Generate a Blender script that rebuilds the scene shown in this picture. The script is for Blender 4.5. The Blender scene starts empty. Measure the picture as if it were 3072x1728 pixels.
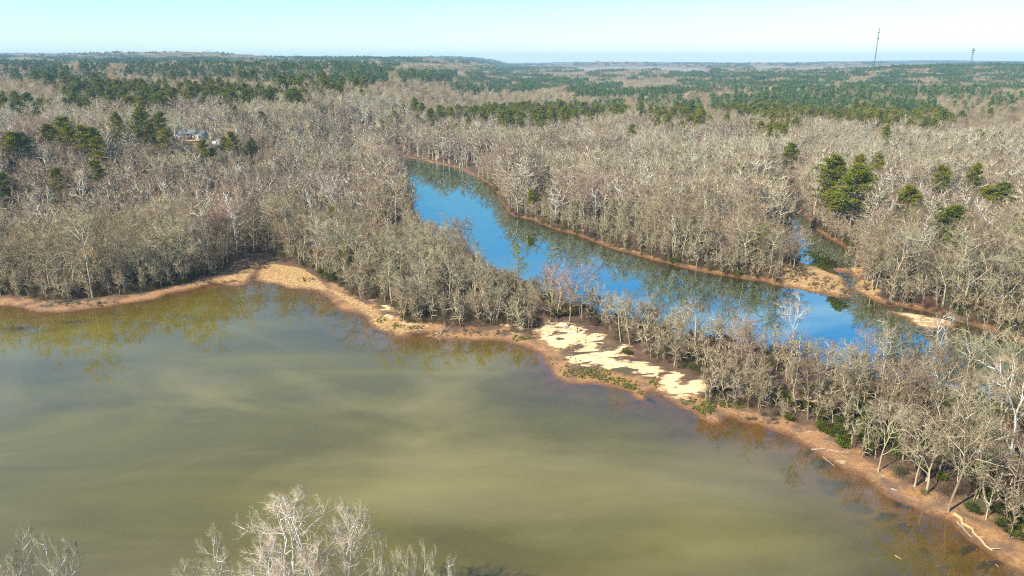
import bpy, math, random
import numpy as np
from mathutils import Vector, Matrix

R = math.radians
sc = bpy.context.scene
col = sc.collection

# ------------------------------------------------------------------ camera
CAM_H = 75.0
PITCH = R(17.6)
FPX = 713.0                      # focal length in pixels of a 1024 px wide frame
cam_d = bpy.data.cameras.new('camera')
cam_d.sensor_width = 36.0
cam_d.lens = 36.0 * FPX / 1024.0
cam_d.clip_start = 1.0
cam_d.clip_end = 60000.0
cam = bpy.data.objects.new('camera', cam_d)
col.objects.link(cam)
cam.location = (0, 0, CAM_H)
cam.rotation_euler = (math.pi / 2 - PITCH, 0, 0)
sc.camera = cam

# ------------------------------------------------------------------ sky, sun, exposure
SUN_EL = R(41)
SUN_AZ = math.atan2(-0.80, -0.60)          # clockwise from +Y (ahead of the camera)
w = bpy.data.worlds.new('World')
sc.world = w
w.use_nodes = True
nt = w.node_tree
nt.nodes.clear()
N = nt.nodes.new
L = nt.links.new
out = N('ShaderNodeOutputWorld')
bg = N('ShaderNodeBackground')
bg.inputs['Strength'].default_value = 0.102
sky = N('ShaderNodeTexSky')
sky.sky_type = 'NISHITA'
sky.sun_disc = False
sky.sun_elevation = SUN_EL
sky.sun_rotation = SUN_AZ
sky.altitude = 100
sky.air_density = 1.25
sky.dust_density = 0.15
sky.ozone_density = 3.0
hs = N('ShaderNodeHueSaturation')
hs.inputs['Hue'].default_value = 0.494
hs.inputs['Saturation'].default_value = 1.26
tint = N('ShaderNodeMixRGB'); tint.blend_type = 'MULTIPLY'; tint.inputs[0].default_value = 1.0
tint.inputs[2].default_value = (0.80, 0.95, 1.10, 1)      # white balance of the whole sky
L(sky.outputs[0], tint.inputs[1])
L(tint.outputs[0], hs.inputs['Color'])
# thin high cloud wisps over the whole upper sky (mirrored in the lake)
tc = N('ShaderNodeTexCoord')
sp = N('ShaderNodeSeparateXYZ')
L(tc.outputs['Generated'], sp.inputs[0])
addz = N('ShaderNodeMath'); addz.operation = 'ADD'; addz.inputs[1].default_value = 0.12
L(sp.outputs['Z'], addz.inputs[0])
dv = N('ShaderNodeVectorMath'); dv.operation = 'DIVIDE'
cmb = N('ShaderNodeCombineXYZ')
for k in range(3):
    L(addz.outputs[0], cmb.inputs[k])
L(tc.outputs['Generated'], dv.inputs[0])
L(cmb.outputs[0], dv.inputs[1])
mp = N('ShaderNodeMapping'); mp.inputs['Scale'].default_value = (0.75, 1.7, 0.0)
mp.inputs['Rotation'].default_value = (0, 0, R(-24))
L(dv.outputs[0], mp.inputs[0])
cn = N('ShaderNodeTexNoise'); cn.inputs['Scale'].default_value = 1.6
cn.inputs['Detail'].default_value = 7; cn.inputs['Roughness'].default_value = 0.55
cn.inputs['Distortion'].default_value = 0.7
L(mp.outputs[0], cn.inputs['Vector'])
cr = N('ShaderNodeMapRange'); cr.inputs[1].default_value = 0.47; cr.inputs[2].default_value = 0.68
cr.inputs[3].default_value = 0.0; cr.inputs[4].default_value = 0.85
L(cn.outputs[0], cr.inputs[0])
zr = N('ShaderNodeMapRange'); zr.inputs[1].default_value = 0.2; zr.inputs[2].default_value = 0.45
zr.interpolation_type = 'SMOOTHSTEP'
L(sp.outputs['Z'], zr.inputs[0])
cm = N('ShaderNodeMath'); cm.operation = 'MULTIPLY'
L(cr.outputs[0], cm.inputs[0]); L(zr.outputs[0], cm.inputs[1])
mx = N('ShaderNodeMixRGB'); mx.inputs[2].default_value = (7.0, 7.0, 6.8, 1)
L(cm.outputs[0], mx.inputs[0]); L(hs.outputs[0], mx.inputs[1])
L(mx.outputs[0], bg.inputs['Color'])
L(bg.outputs[0], out.inputs['Surface'])

sun_d = bpy.data.lights.new('sun', 'SUN')
sun_d.energy = 5.0
sun_d.angle = R(0.5)
sun_d.color = (1.0, 0.925, 0.80)
sun = bpy.data.objects.new('sun', sun_d)
col.objects.link(sun)
to_sun = Vector((math.sin(SUN_AZ) * math.cos(SUN_EL), math.cos(SUN_AZ) * math.cos(SUN_EL), math.sin(SUN_EL)))
sun.rotation_euler = to_sun.to_track_quat('Z', 'Y').to_euler()
sun.location = (-60, -40, 160)

sc.render.engine = 'CYCLES'
sc.view_settings.view_transform = 'Standard'
sc.view_settings.look = 'None'
sc.view_settings.exposure = 0.95
sc.view_settings.gamma = 1.0
cy = sc.cycles
cy.max_bounces = 5
cy.diffuse_bounces = 2
cy.glossy_bounces = 2
cy.transmission_bounces = 2
cy.transparent_max_bounces = 6
cy.volume_bounces = 0
cy.caustics_reflective = False
cy.caustics_refractive = False
cy.sample_clamp_indirect = 4.0
cy.filter_width = 1.1
cy.use_denoising = False
try:
    cy.denoiser = 'OPENIMAGEDENOISE'
    cy.denoising_prefilter = 'ACCURATE'
except Exception:
    pass

# ------------------------------------------------------------------ projection helpers
SP_, CP_ = math.sin(PITCH), math.cos(PITCH)


def ray(u, v):
    """direction through photo pixel (u, v) of a 3072 x 1728 frame"""
    px = (u - 1536.0) / 3.0
    py = (v - 864.0) / 3.0
    return np.array([px, FPX * CP_ - py * SP_, -FPX * SP_ - py * CP_])


def ground(u, v, z=0.0):
    d = ray(u, v)
    t = (z - CAM_H) / d[2]
    return np.array([d[0] * t, d[1] * t])


def project(x, y, z):
    """world to photo pixel, vectorised"""
    x = np.asarray(x, float); y = np.asarray(y, float); z = np.asarray(z, float)
    dz = z - CAM_H
    depth = y * CP_ - dz * SP_
    up = y * SP_ + dz * CP_
    depth = np.where(depth < 1, 1, depth)
    return 1536 + 3 * FPX * x / depth, 864 - 3 * FPX * up / depth


def T(pts, k=3072 / 2576.0):
    return [(a * k, b * k) for a, b in pts]


def G(pts, z=0.0):
    return np.array([ground(a, b, z) for a, b in pts])


def inside(poly, x, y):
    poly = np.asarray(poly, float)
    x = np.asarray(x, float); y = np.asarray(y, float)
    r = np.zeros(x.shape, bool)
    n = len(poly)
    for i in range(n):
        x1, y1 = poly[i]; x2, y2 = poly[(i + 1) % n]
        if y1 == y2:
            continue
        c = (y1 > y) != (y2 > y)
        xi = (x2 - x1) * (y - y1) / (y2 - y1) + x1
        r ^= c & (x < xi)
    return r


def sdist(poly, x, y):
    """signed distance, negative inside"""
    poly = np.asarray(poly, float)
    d = np.full(x.shape, 1e9)
    n = len(poly)
    for i in range(n):
        a = poly[i]; b = poly[(i + 1) % n]
        ex, ey = b - a
        l2 = ex * ex + ey * ey + 1e-9
        t = np.clip(((x - a[0]) * ex + (y - a[1]) * ey) / l2, 0, 1)
        d = np.minimum(d, (x - a[0] - t * ex) ** 2 + (y - a[1] - t * ey) ** 2)
    d = np.sqrt(d)
    return np.where(inside(poly, x, y), -d, d)


_rs = np.random.RandomState(7)
_TAB = _rs.rand(256, 256)


def vnoise(x, y, s, o=0):
    x = np.asarray(x, float) / s + 37.3 * o + 1000; y = np.asarray(y, float) / s + 91.7 * o + 1000
    xi = np.floor(x).astype(int); yi = np.floor(y).astype(int)
    fx = x - xi; fy = y - yi
    fx = fx * fx * (3 - 2 * fx); fy = fy * fy * (3 - 2 * fy)
    t = lambda a, b: _TAB[a % 256, b % 256]
    return ((t(xi, yi) * (1 - fx) + t(xi + 1, yi) * fx) * (1 - fy)
            + (t(xi, yi + 1) * (1 - fx) + t(xi + 1, yi + 1) * fx) * fy) * 2 - 1


def fnoise(x, y, s, o=0, oct=3):
    r = 0; a = 1.0
    for k in range(oct):
        r = r + a * vnoise(x, y, s / 2 ** k, o + k)
        a *= 0.5
    return r / 1.75


def sm(a, b, v):
    t = np.clip((np.asarray(v, float) - a) / (b - a), 0, 1)
    return t * t * (3 - 2 * t)


# ------------------------------------------------------------------ shorelines (photo outlines laid on the ground plane)
lake_px = [(0, 918), (24, 918), (68, 926), (127, 938), (167, 939), (223, 934), (278, 926), (350, 916), (397, 908), (469, 898),
           (513, 882), (557, 872), (604, 860), (644, 848), (684, 854), (715, 860), (735, 854), (751, 836), (768, 815), (776, 803),
           (780, 806), (775, 822), (767, 838), (791, 852), (827, 852), (874, 868), (910, 866), (946, 870), (974, 886), (998, 910),
           (1024, 930), (1056, 934), (1084, 942), (1100, 954), (1111, 974), (1131, 990), (1163, 997), (1191, 1013), (1219, 1011),
           (1247, 1001), (1278, 1001), (1302, 1015), (1326, 1017), (1350, 1021), (1390, 1018), (1429, 1021), (1469, 1019),
           (1509, 1021), (1537, 1031), (1573, 1039), (1596, 1047), (1620, 1057), (1626, 1077), (1636, 1097), (1656, 1121),
           (1680, 1141), (1712, 1151), (1759, 1151), (1803, 1153), (1851, 1160), (1887, 1176), (1910, 1198), (1935, 1202),
           (1945, 1180), (1960, 1172), (1985, 1180), (2010, 1200), (2048, 1224), (2080, 1235), (2112, 1259), (2143, 1273),
           (2167, 1271), (2179, 1255), (2195, 1251), (2219, 1265), (2271, 1275), (2318, 1295), (2366, 1311), (2406, 1329),
           (2434, 1347), (2465, 1371), (2505, 1390), (2537, 1414), (2585, 1434), (2632, 1462), (2668, 1490), (2724, 1514),
           (2764, 1538), (2803, 1549), (2839, 1561), (2867, 1585), (2903, 1621), (2942, 1645), (2974, 1659), (3010, 1685),
           (3042, 1705), (3072, 1716)]
_left = ground(0, 918)
LAKE = np.vstack([[(_left[0] - 30, _left[1] + 10), (_left[0] - 12, _left[1] + 2)], G(lake_px),
                  [(84, 76), (100, 58), (80, 50), (52, 60), (20, 73), (-6, 79), (-60, 80), (-110, 84), (-200, 90), (-420, 150), (-430, 300)]])
river_px = [(1130, 462), (1191, 468), (1247, 477), (1294, 487), (1334, 497), (1382, 507), (1406, 521), (1445, 537), (1473, 557), (1497, 589),
            (1509, 613), (1541, 650), (1600, 660), (1644, 680), (1676, 691), (1732, 705), (1779, 723), (1835, 745), (1899, 761),
            (1958, 779), (2048, 801), (2127, 817), (2207, 831), (2286, 842), (2326, 854), (2390, 864), (2438, 874), (2485, 884),
            (2525, 892), (2558, 892), (2553, 874), (2537, 858), (2535, 835), (2497, 823), (2445, 801), (2406, 791), (2326, 767),
            (2261, 735), (2275, 722), (2340, 715), (2380, 690), (2360, 655), (2318, 628), (2302, 608), (2340, 602), (2386, 606), (2410, 640), (2430, 668),
            (2461, 699), (2485, 715), (2505, 723), (2545, 747), (2573, 767), (2585, 800), (2545, 806), (2500, 805), (2510, 815), (2560, 820), (2572, 838), (2561, 858),
            (2569, 874), (2612, 896), (2664, 918), (2704, 918), (2764, 930), (2823, 946), (2863, 958), (2950, 985), (3072, 1025), (3250, 1080),
            (3300, 1290), (3150, 1262), (2950, 1210), (2720, 1152), (2500, 1112), (2300, 1058), (2150, 1028), (2000, 998), (1850, 958),
            (1730, 922), (1600, 868), (1500, 826), (1420, 776), (1330, 726), (1275, 690), (1243, 640), (1228, 590), (1210, 540), (1196, 500), (1150, 478)]
RIVER = G(river_px)
islet_px = [(2660, 932), (2724, 938), (2803, 950), (2850, 962), (2867, 972), (2859, 980), (2820, 985), (2783, 986), (2756, 978), (2735, 968), (2724, 958), (2690, 944)]
ISLET = G(islet_px)
BAR = G([(1270, 1005), (1284, 1000), (1305, 997), (1318, 1000), (1312, 1007), (1294, 1011), (1276, 1010)])
sand_z5 = [(1460, 985), (1550, 962), (1700, 965), (1800, 990), (1830, 1040), (1950, 1050), (1970, 1090), (1950, 1140), (2000, 1160),
           (2150, 1140), (2110, 1165), (2040, 1180), (2200, 1195), (2100, 1230), (2300, 1260), (2420, 1310), (2400, 1350), (2250, 1330),
           (2140, 1290), (2010, 1300), (1900, 1250), (1830, 1255), (1720, 1240), (1720, 1190), (1800, 1150), (1850, 1100), (1780, 1085),
           (1740, 1120), (1640, 1140), (1540, 1090), (1500, 1020)]
SANDS = [G([(1024 + a * .3975, 600 + b * .3975) for a, b in sand_z5]),
         G([(1980, 1145), (2002, 1130), (2027, 1127), (2045, 1148), (2080, 1150), (2135, 1148), (2138, 1165), (2100, 1188), (2051, 1198), (2015, 1193), (1985, 1175)]),
         G([(2231, 1182), (2250, 1173), (2266, 1178), (2262, 1188), (2240, 1192)]),
         G([(2416, 1226), (2440, 1218), (2450, 1228), (2425, 1240)])]
for cx, cy_, rx, ry in [(1143, 903, 22, 5), (1170, 925, 20, 9), (1197, 913, 8, 5), (1245, 932, 10, 5), (1262, 944, 10, 8), (1172, 952, 10, 4),
                        (1222, 957, 18, 6), (1230, 972, 16, 5), (1297, 944, 8, 3), (1365, 975, 7, 4), (1530, 980, 18, 5), (1560, 985, 10, 5), (1595, 988, 10, 6), (1375, 963, 12, 3)]:
    a = np.linspace(0, 2 * math.pi, 9)[:-1]
    rr = 1 + 0.35 * np.sin(a * 3 + cx)
    SANDS.append(G([(cx + rx * q * math.cos(t), cy_ + ry * q * math.sin(t)) for t, q in zip(a, rr)]))
YSAND = [G(T([(470, 725), (560, 706), (600, 690), (650, 668), (700, 668), (760, 680), (800, 705), (830, 735), (900, 775), (930, 800), (960, 835),
              (1000, 845), (1080, 825), (1050, 800), (960, 800), (930, 775), (850, 735), (800, 730), (760, 727), (700, 722), (640, 706), (560, 710)])),
         G([(2270, 818), (2330, 800), (2400, 790), (2445, 801), (2497, 823), (2535, 835), (2537, 858), (2560, 892), (2500, 890), (2438, 874), (2326, 854)]),
         G([(2545, 806), (2585, 800), (2620, 820), (2625, 835), (2580, 832), (2555, 818)]),
         G([(2562, 858), (2572, 845), (2610, 850), (2640, 880), (2615, 895), (2575, 876)])]
BEACH_CLEAR = [G(T([(540, 700), (620, 640), (700, 648), (800, 690), (850, 735), (780, 735)])),
               G([(2330, 845), (2400, 795), (2540, 828), (2575, 892), (2438, 876), (2350, 858)]),
               G([(1600, 975), (1720, 968), (1780, 990), (1830, 1030), (1900, 1060), (2000, 1110), (2110, 1130), (2160, 1165), (2060, 1215), (1860, 1165), (1640, 1110), (1590, 1050)])]
GRASS_PX = [(1760, 1122, 55, 12, 420), (1830, 1140, 30, 12, 190), (1880, 1158, 28, 12, 260), (1560, 1017, 20, 7, 80), (1590, 1016, 8, 4, 25), (2115, 1230, 26, 14, 300),
            (2150, 1205, 40, 12, 210), (2205, 1218, 34, 8, 120), (1142, 965, 14, 8, 45), (1188, 980, 10, 7, 45), (1232, 985, 24, 5, 60),
            (1650, 1080, 16, 14, 30), (1700, 1100, 40, 18, 60), (1700, 1050, 50, 12, 30), (1965, 1150, 15, 12, 50), (920, 842, 25, 5, 60), (1918, 1178, 7, 6, 30), (2065, 1205, 20, 8, 60)]
WEED = [(2645, 1540, 36, 15), (2570, 1505, 34, 16), (2500, 1455, 30, 17), (2440, 1350, 24, 14), (2465, 1400, 26, 20), (2775, 1632, 26, 11), (2840, 1680, 26, 9),
        (2730, 1580, 30, 11), (2690, 1500, 50, 10), (2880, 1640, 36, 12), (2960, 1700, 40, 12), (995, 945, 34, 10), (1076, 985, 10, 5), (60, 985, 60, 9), (220, 965, 70, 8), (1950, 1195, 14, 12)]
WEEDW = []
for u, v, a, b in WEED:
    c = ground(u, v); e = ground(u + a, v); n_ = ground(u, v - b)
    WEEDW.append((c[0], c[1], abs(e[0] - c[0]), abs(n_[1] - c[1])))


# ------------------------------------------------------------------ terrain
def hills(x, y):
    r = np.hypot(x, y)
    g = lambda cx, cy, sx, sy: np.exp(-((x - cx) / sx) ** 2 - ((y - cy) / sy) ** 2)
    h = 23 * sm(0, 1, (-x - 95 + (y - 430) * 0.5) / 170) * sm(40, 170, -x)
    h += 14 * sm(620, 860, y) * sm(80, 300, -x) + 12 * sm(950, 1300, y) * sm(150, 500, -x)
    h -= 10 * g(-500, 1050, 600, 120)
    h += 8 * sm(700, 1100, y) * sm(350, 700, x)
    h += (5 + 6 * sm(1500, 2500, r)) * (fnoise(x, y, 520, 3) + 0.4) * sm(900, 1700, r)
    h += 16 * (fnoise(x, y, 1500, 5) + 0.3) * sm(1800, 3500, r)
    h += 36 * sm(1600, 9000, r)
    h += 30 * g(1500, 2450, 620, 330)
    h += 42 * g(-4200, 6200, 2000, 1500)
    h += 25 * g(-1650, 3500, 700, 450)
    h += 28 * g(5000, 9000, 1500, 1500)
    return h


def terrain(x, y):
    """height, distance to lake, distance to river (negative = water)"""
    x = np.asarray(x, float); y = np.asarray(y, float)
    h = hills(x, y)
    near = (np.hypot(x, y) < 950)
    sl = np.full(x.shape, 500.0); sr = np.full(x.shape, 500.0)
    xn, yn = x[near], y[near]
    if xn.size:
        wob = 0.55 * vnoise(xn, yn, 2.6, 1) + 0.5 * vnoise(xn, yn, 7, 2)
        a = sdist(LAKE, xn, yn)
        b = sdist(BAR, xn, yn)
        a = np.maximum(a, -b)
        c = sdist(RIVER, xn, yn)
        i = sdist(ISLET, xn, yn)
        c = np.maximum(c, -i)
        sl[near] = a + wob
        sr[near] = c + wob * 0.8
    s = np.minimum(sl, sr)
    lakeside = sl < sr
    shelf = (0.10 - 0.045 * sm(5, 50, x)) * np.where(lakeside, 1, 1.6)
    bed = -np.minimum(3.0, 0.03 + shelf * np.maximum(-s, 0))
    bank = np.where(lakeside, 0.30, 0.75)
    land = 0.03 + bank * sm(0.0, 1.6, s) + 0.035 * np.clip(s, 0, 40) * np.where(lakeside, 1, 1.3)
    land = land + 0.22 * fnoise(x, y, 9, 11) * sm(2, 9, s)
    ie = near.copy()
    if xn.size:
        low = (i < 4) | (b < 3)
        land[near] = np.where(low, np.minimum(land[near], 0.10 + 0.05 * np.clip(s[near], 0, 3)), land[near])
    hh = np.where(s < 0, bed, land + h * sm(5, 60, s))
    for cx, cy2, rx, ry in WEEDW:
        k = np.exp(-((x - cx) / rx) ** 2 * 1.2 - ((y - cy2) / ry) ** 2 * 1.2)
        hh = np.where((s < 0) & (k > 0.3), np.maximum(hh, -0.10 - 1.2 * (1 - k)), hh)
    return hh, sl, sr


def axis_r():
    r = [4.0]
    while r[-1] < 60: r.append(r[-1] * 1.12)
    while r[-1] < 330: r.append(r[-1] * 1.0042)
    while r[-1] < 760: r.append(r[-1] * 1.007)
    while r[-1] < 13500: r.append(r[-1] * 1.022)
    return np.array(r)


rad = axis_r()
ang = np.concatenate([np.linspace(-180, -50, 40)[:-1], np.linspace(-50, -39, 40)[:-1], np.linspace(-39, 39, 430), np.linspace(39, 50, 40)[1:], np.linspace(50, 180, 40)[1:]])
A, RR = np.meshgrid(np.radians(ang), rad)
GX = RR * np.sin(A); GY = RR * np.cos(A)
GH, GSL, GSR = terrain(GX, GY)


def mesh_from(name, V, F, attrs=None, smooth=True):
    """V (n,3), F (m,k) numpy arrays -> mesh"""
    V = np.asarray(V, np.float32); F = np.asarray(F, np.int32)
    me = bpy.data.meshes.new(name)
    m, k = F.shape
    me.vertices.add(len(V)); me.vertices.foreach_set('co', V.ravel())
    me.loops.add(m * k); me.loops.foreach_set('vertex_index', F.ravel())
    me.polygons.add(m)
    me.polygons.foreach_set('loop_start', np.arange(0, m * k, k, dtype=np.int32))
    me.polygons.foreach_set('loop_total', np.full(m, k, np.int32))
    if smooth:
        me.polygons.foreach_set('use_smooth', np.ones(m, bool))
    for nme, arr in (attrs or {}).items():
        a = me.attributes.new(nme, 'FLOAT', 'POINT')
        a.data.foreach_set('value', np.asarray(arr, np.float32).ravel())
    me.update(calc_edges=True)
    return me


def tag(o, label=None, cat=None, group=None, kind=None):
    if label: o['label'] = label
    if cat: o['category'] = cat
    if group: o['group'] = group
    if kind: o['kind'] = kind
    return o


def link(name, me, mat=None, parent=None):
    o = bpy.data.objects.new(name, me)
    col.objects.link(o)
    if mat is not None:
        for m in (mat if isinstance(mat, (list, tuple)) else [mat]):
            me.materials.append(m)
    if parent is not None:
        o.parent = parent
    return o


def empty(name, loc=(0, 0, 0), rz=0.0, s=1.0):
    o = bpy.data.objects.new(name, None)
    o.empty_display_size = 0.5
    col.objects.link(o)
    o.location = loc; o.rotation_euler = (0, 0, rz)
    o.scale = (s, s, s) if not isinstance(s, tuple) else s
    return o


# ------------------------------------------------------------------ materials
class MT:
    def __init__(self, name):
        self.m = bpy.data.materials.new(name)
        self.m.use_nodes = True
        self.t = self.m.node_tree
        self.t.nodes.clear()
        self.o = self.n('ShaderNodeOutputMaterial')

    def n(self, ty, **kw):
        nd = self.t.nodes.new(ty)
        for k, v in kw.items():
            setattr(nd, k, v)
        return nd

    def l(self, a, b):
        self.t.links.new(a, b)

    def val(self, sock, v):
        if hasattr(v, 'links'):
            self.l(v, sock)
        else:
            sock.default_value = v

    def math(self, op, a, b=0.0, clamp=False):
        nd = self.n('ShaderNodeMath', operation=op, use_clamp=clamp)
        self.val(nd.inputs[0], a); self.val(nd.inputs[1], b)
        return nd.outputs[0]

    def rng(self, v, a, b, c=0.0, d=1.0, smooth=False):
        nd = self.n('ShaderNodeMapRange')
        if smooth: nd.interpolation_type = 'SMOOTHSTEP'
        self.val(nd.inputs[0], v)
        for k, q in enumerate((a, b, c, d)): nd.inputs[k + 1].default_value = q
        return nd.outputs[0]

    def mix(self, f, a, b, mode='MIX'):
        nd = self.n('ShaderNodeMixRGB', blend_type=mode)
        self.val(nd.inputs[0], f)
        for k, q in ((1, a), (2, b)):
            self.val(nd.inputs[k], q if hasattr(q, 'links') else (*q, 1) if len(q) == 3 else q)
        return nd.outputs[0]

    def ramp(self, v, stops):
        nd = self.n('ShaderNodeValToRGB')
        e = nd.color_ramp.elements
        while len(e) < len(stops): e.new(0.5)
        for k, (p, c) in enumerate(stops):
            e[k].position = p; e[k].color = (*c, 1)
        self.val(nd.inputs[0], v)
        return nd.outputs[0]

    def noise(self, scale, detail=3, rough=0.55, vec=None, dist=0.0):
        nd = self.n('ShaderNodeTexNoise')
        nd.inputs['Scale'].default_value = scale; nd.inputs['Detail'].default_value = detail
        nd.inputs['Roughness'].default_value = rough; nd.inputs['Distortion'].default_value = dist
        if vec is None: vec = self.pos()
        self.l(vec, nd.inputs['Vector'])
        return nd.outputs[0]

    def pos(self):
        if not hasattr(self, '_p'):
            self._p = self.n('ShaderNodeNewGeometry').outputs['Position']
        return self._p

    def objco(self):
        if not hasattr(self, '_oc'):
            self._oc = self.n('ShaderNodeTexCoord').outputs['Object']
        return self._oc

    def rnd(self):
        if not hasattr(self, '_r'):
            self._r = self.n('ShaderNodeObjectInfo').outputs['Random']
        return self._r

    def attr(self, name):
        return self.n('ShaderNodeAttribute', attribute_name=name).outputs['Fac']

    def done(self, color, rough=0.9, spec=0.15, bump=None, bs=0.3, bd=0.1, metal=0.0):
        b = self.n('ShaderNodeBsdfPrincipled')
        self.val(b.inputs['Base Color'], color if hasattr(color, 'links') else (*color, 1))
        self.val(b.inputs['Roughness'], rough)
        b.inputs['Specular IOR Level'].default_value = spec
        b.inputs['Metallic'].default_value = metal
        if bump is not None:
            bn = self.n('ShaderNodeBump')
            bn.inputs['Strength'].default_value = bs; bn.inputs['Distance'].default_value = bd
            self.l(bump, bn.inputs['Height'])
            self.l(bn.outputs[0], b.inputs['Normal'])
        self.l(b.outputs[0], self.o.inputs['Surface'])
        return self.m


def plain(name, c, rough=0.8, spec=0.2, metal=0.0, var=0.12, scale=3.0):
    t = MT(name)
    n = t.noise(scale, 3, vec=t.objco())
    lo = tuple(q * (1 - var) for q in c); hi = tuple(min(1, q * (1 + var)) for q in c)
    return t.done(t.ramp(n, [(0.3, lo), (0.7, hi)]), rough, spec, metal=metal)


def ground_mat():
    t = MT('ground_soil')
    big = t.noise(0.035, 4); mid = t.noise(0.22, 4); fine = t.noise(1.3, 4); grit = t.noise(6.0, 3)
    litter = t.ramp(mid, [(0.3, (0.045, 0.030, 0.018)), (0.5, (0.085, 0.056, 0.034)), (0.7, (0.13, 0.088, 0.055))])
    litter = t.mix(t.rng(fine, 0.35, 0.7), litter, (0.125, 0.066, 0.038))
    litter = t.mix(t.math('MULTIPLY', t.rng(t.noise(0.09, 3), 0.55, 0.66), 0.7), litter, (0.06, 0.07, 0.025))
    mud = t.ramp(fine, [(0.3, (0.24, 0.118, 0.046)), (0.55, (0.34, 0.185, 0.075)), (0.75, (0.44, 0.265, 0.12))])
    mud = t.mix(t.rng(mid, 0.42, 0.62), mud, (0.16, 0.10, 0.065))
    mud = t.mix(t.rng(big, 0.35, 0.65, 0, 0.6), mud, (0.36, 0.18, 0.07))
    mud = t.mix(t.rng(t.noise(3.2, 4, 0.7), 0.54, 0.64, 0, 0.75), mud, (0.10, 0.060, 0.035))
    mud = t.mix(t.rng(t.noise(4.5, 3, 0.6), 0.66, 0.72, 0, 0.8), mud, (0.46, 0.34, 0.20))
    sl = t.attr('lake_d'); sr = t.attr('river_d')
    # mud strip along the lake, narrower along the river
    ml = t.math('ADD', sl, t.rng(mid, 0.3, 0.7, -4, 4))
    mr = t.math('ADD', sr, t.rng(mid, 0.3, 0.7, -1.5, 1.5))
    fm = t.math('MAXIMUM', t.rng(ml, 4.0, 8.5, 1, 0), t.rng(mr, 0.9, 1.9, 1, 0))
    c = t.mix(fm, litter, mud)
    ys = t.math('ADD', t.attr('ysand'), t.rng(fine, 0.3, 0.7, -0.25, 0.25))
    yc = t.ramp(fine, [(0.30, (0.17, 0.10, 0.05)), (0.46, (0.34, 0.20, 0.08)), (0.60, (0.46, 0.29, 0.115)), (0.75, (0.54, 0.37, 0.165))])
    c = t.mix(t.rng(ys, 0.4, 0.62), c, yc)
    stv = t.n('ShaderNodeMapping'); stv.inputs['Scale'].default_value = (0.45, 1.0, 1.0); stv.inputs['Rotation'].default_value = (0, 0, R(15))
    t.l(t.pos(), stv.inputs[0])
    edge = t.noise(0.62, 6, 0.62, vec=stv.outputs[0], dist=0.6)
    hole = t.rng(t.noise(0.28, 5, 0.6, vec=stv.outputs[0], dist=0.9), 0.53, 0.64, 0, -0.8)
    s0 = t.math('ADD', t.math('ADD', t.attr('sand'), t.rng(edge, 0.3, 0.7, -0.6, 0.5)), hole)
    scol = t.ramp(t.noise(0.5, 5, 0.65), [(0.3, (0.58, 0.39, 0.18)), (0.5, (0.69, 0.50, 0.26)), (0.7, (0.76, 0.585, 0.33))])
    scol = t.mix(t.rng(grit, 0.55, 0.8, 0, 0.4), scol, (0.42, 0.30, 0.17))
    c = t.mix(t.rng(s0, 0.22, 0.47, 0, 0.75), c, (0.30, 0.19, 0.10))
    c = t.mix(t.rng(s0, 0.40, 0.62), c, scol)
    # wet rim at the waterline and the submerged bed
    smin = t.math('MINIMUM', sl, sr)
    c = t.mix(t.rng(t.math('ADD', smin, t.rng(fine, 0.3, 0.7, -.5, .5)), 0.3, 2.0, 0.85, 0.0), c, (0.12, 0.056, 0.024))
    bed = t.mix(t.rng(mid, 0.35, 0.65), (0.17, 0.088, 0.030), (0.085, 0.048, 0.020))
    c = t.mix(t.rng(smin, -0.25, 0.05, 1, 0), c, bed)
    c = t.mix(t.attr('weed'), c, (0.016, 0.018, 0.020))
    # far country: fields and unresolved woods
    far = t.attr('far')
    fw = t.ramp(t.noise(0.0022, 5, 0.6), [(0.40, (0.035, 0.06, 0.035)), (0.49, (0.05, 0.065, 0.04)), (0.55, (0.12, 0.10, 0.08)), (0.62, (0.18, 0.14, 0.11)), (0.68, (0.05, 0.07, 0.04))])
    c = t.mix(far, c, fw)
    fl = t.ramp(t.noise(0.006, 3), [(0.35, (0.22, 0.155, 0.10)), (0.5, (0.30, 0.21, 0.14)), (0.62, (0.15, 0.18, 0.08))])
    c = t.mix(t.attr('field'), c, fl)
    rough = t.rng(smin, 0.2, 2.0, 0.45, 0.95)
    return t.done(c, rough, 0.25, bump=t.math('ADD', t.math('MULTIPLY', fine, 0.6), t.math('MULTIPLY', grit, 0.25)), bs=0.7, bd=0.35)


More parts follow.
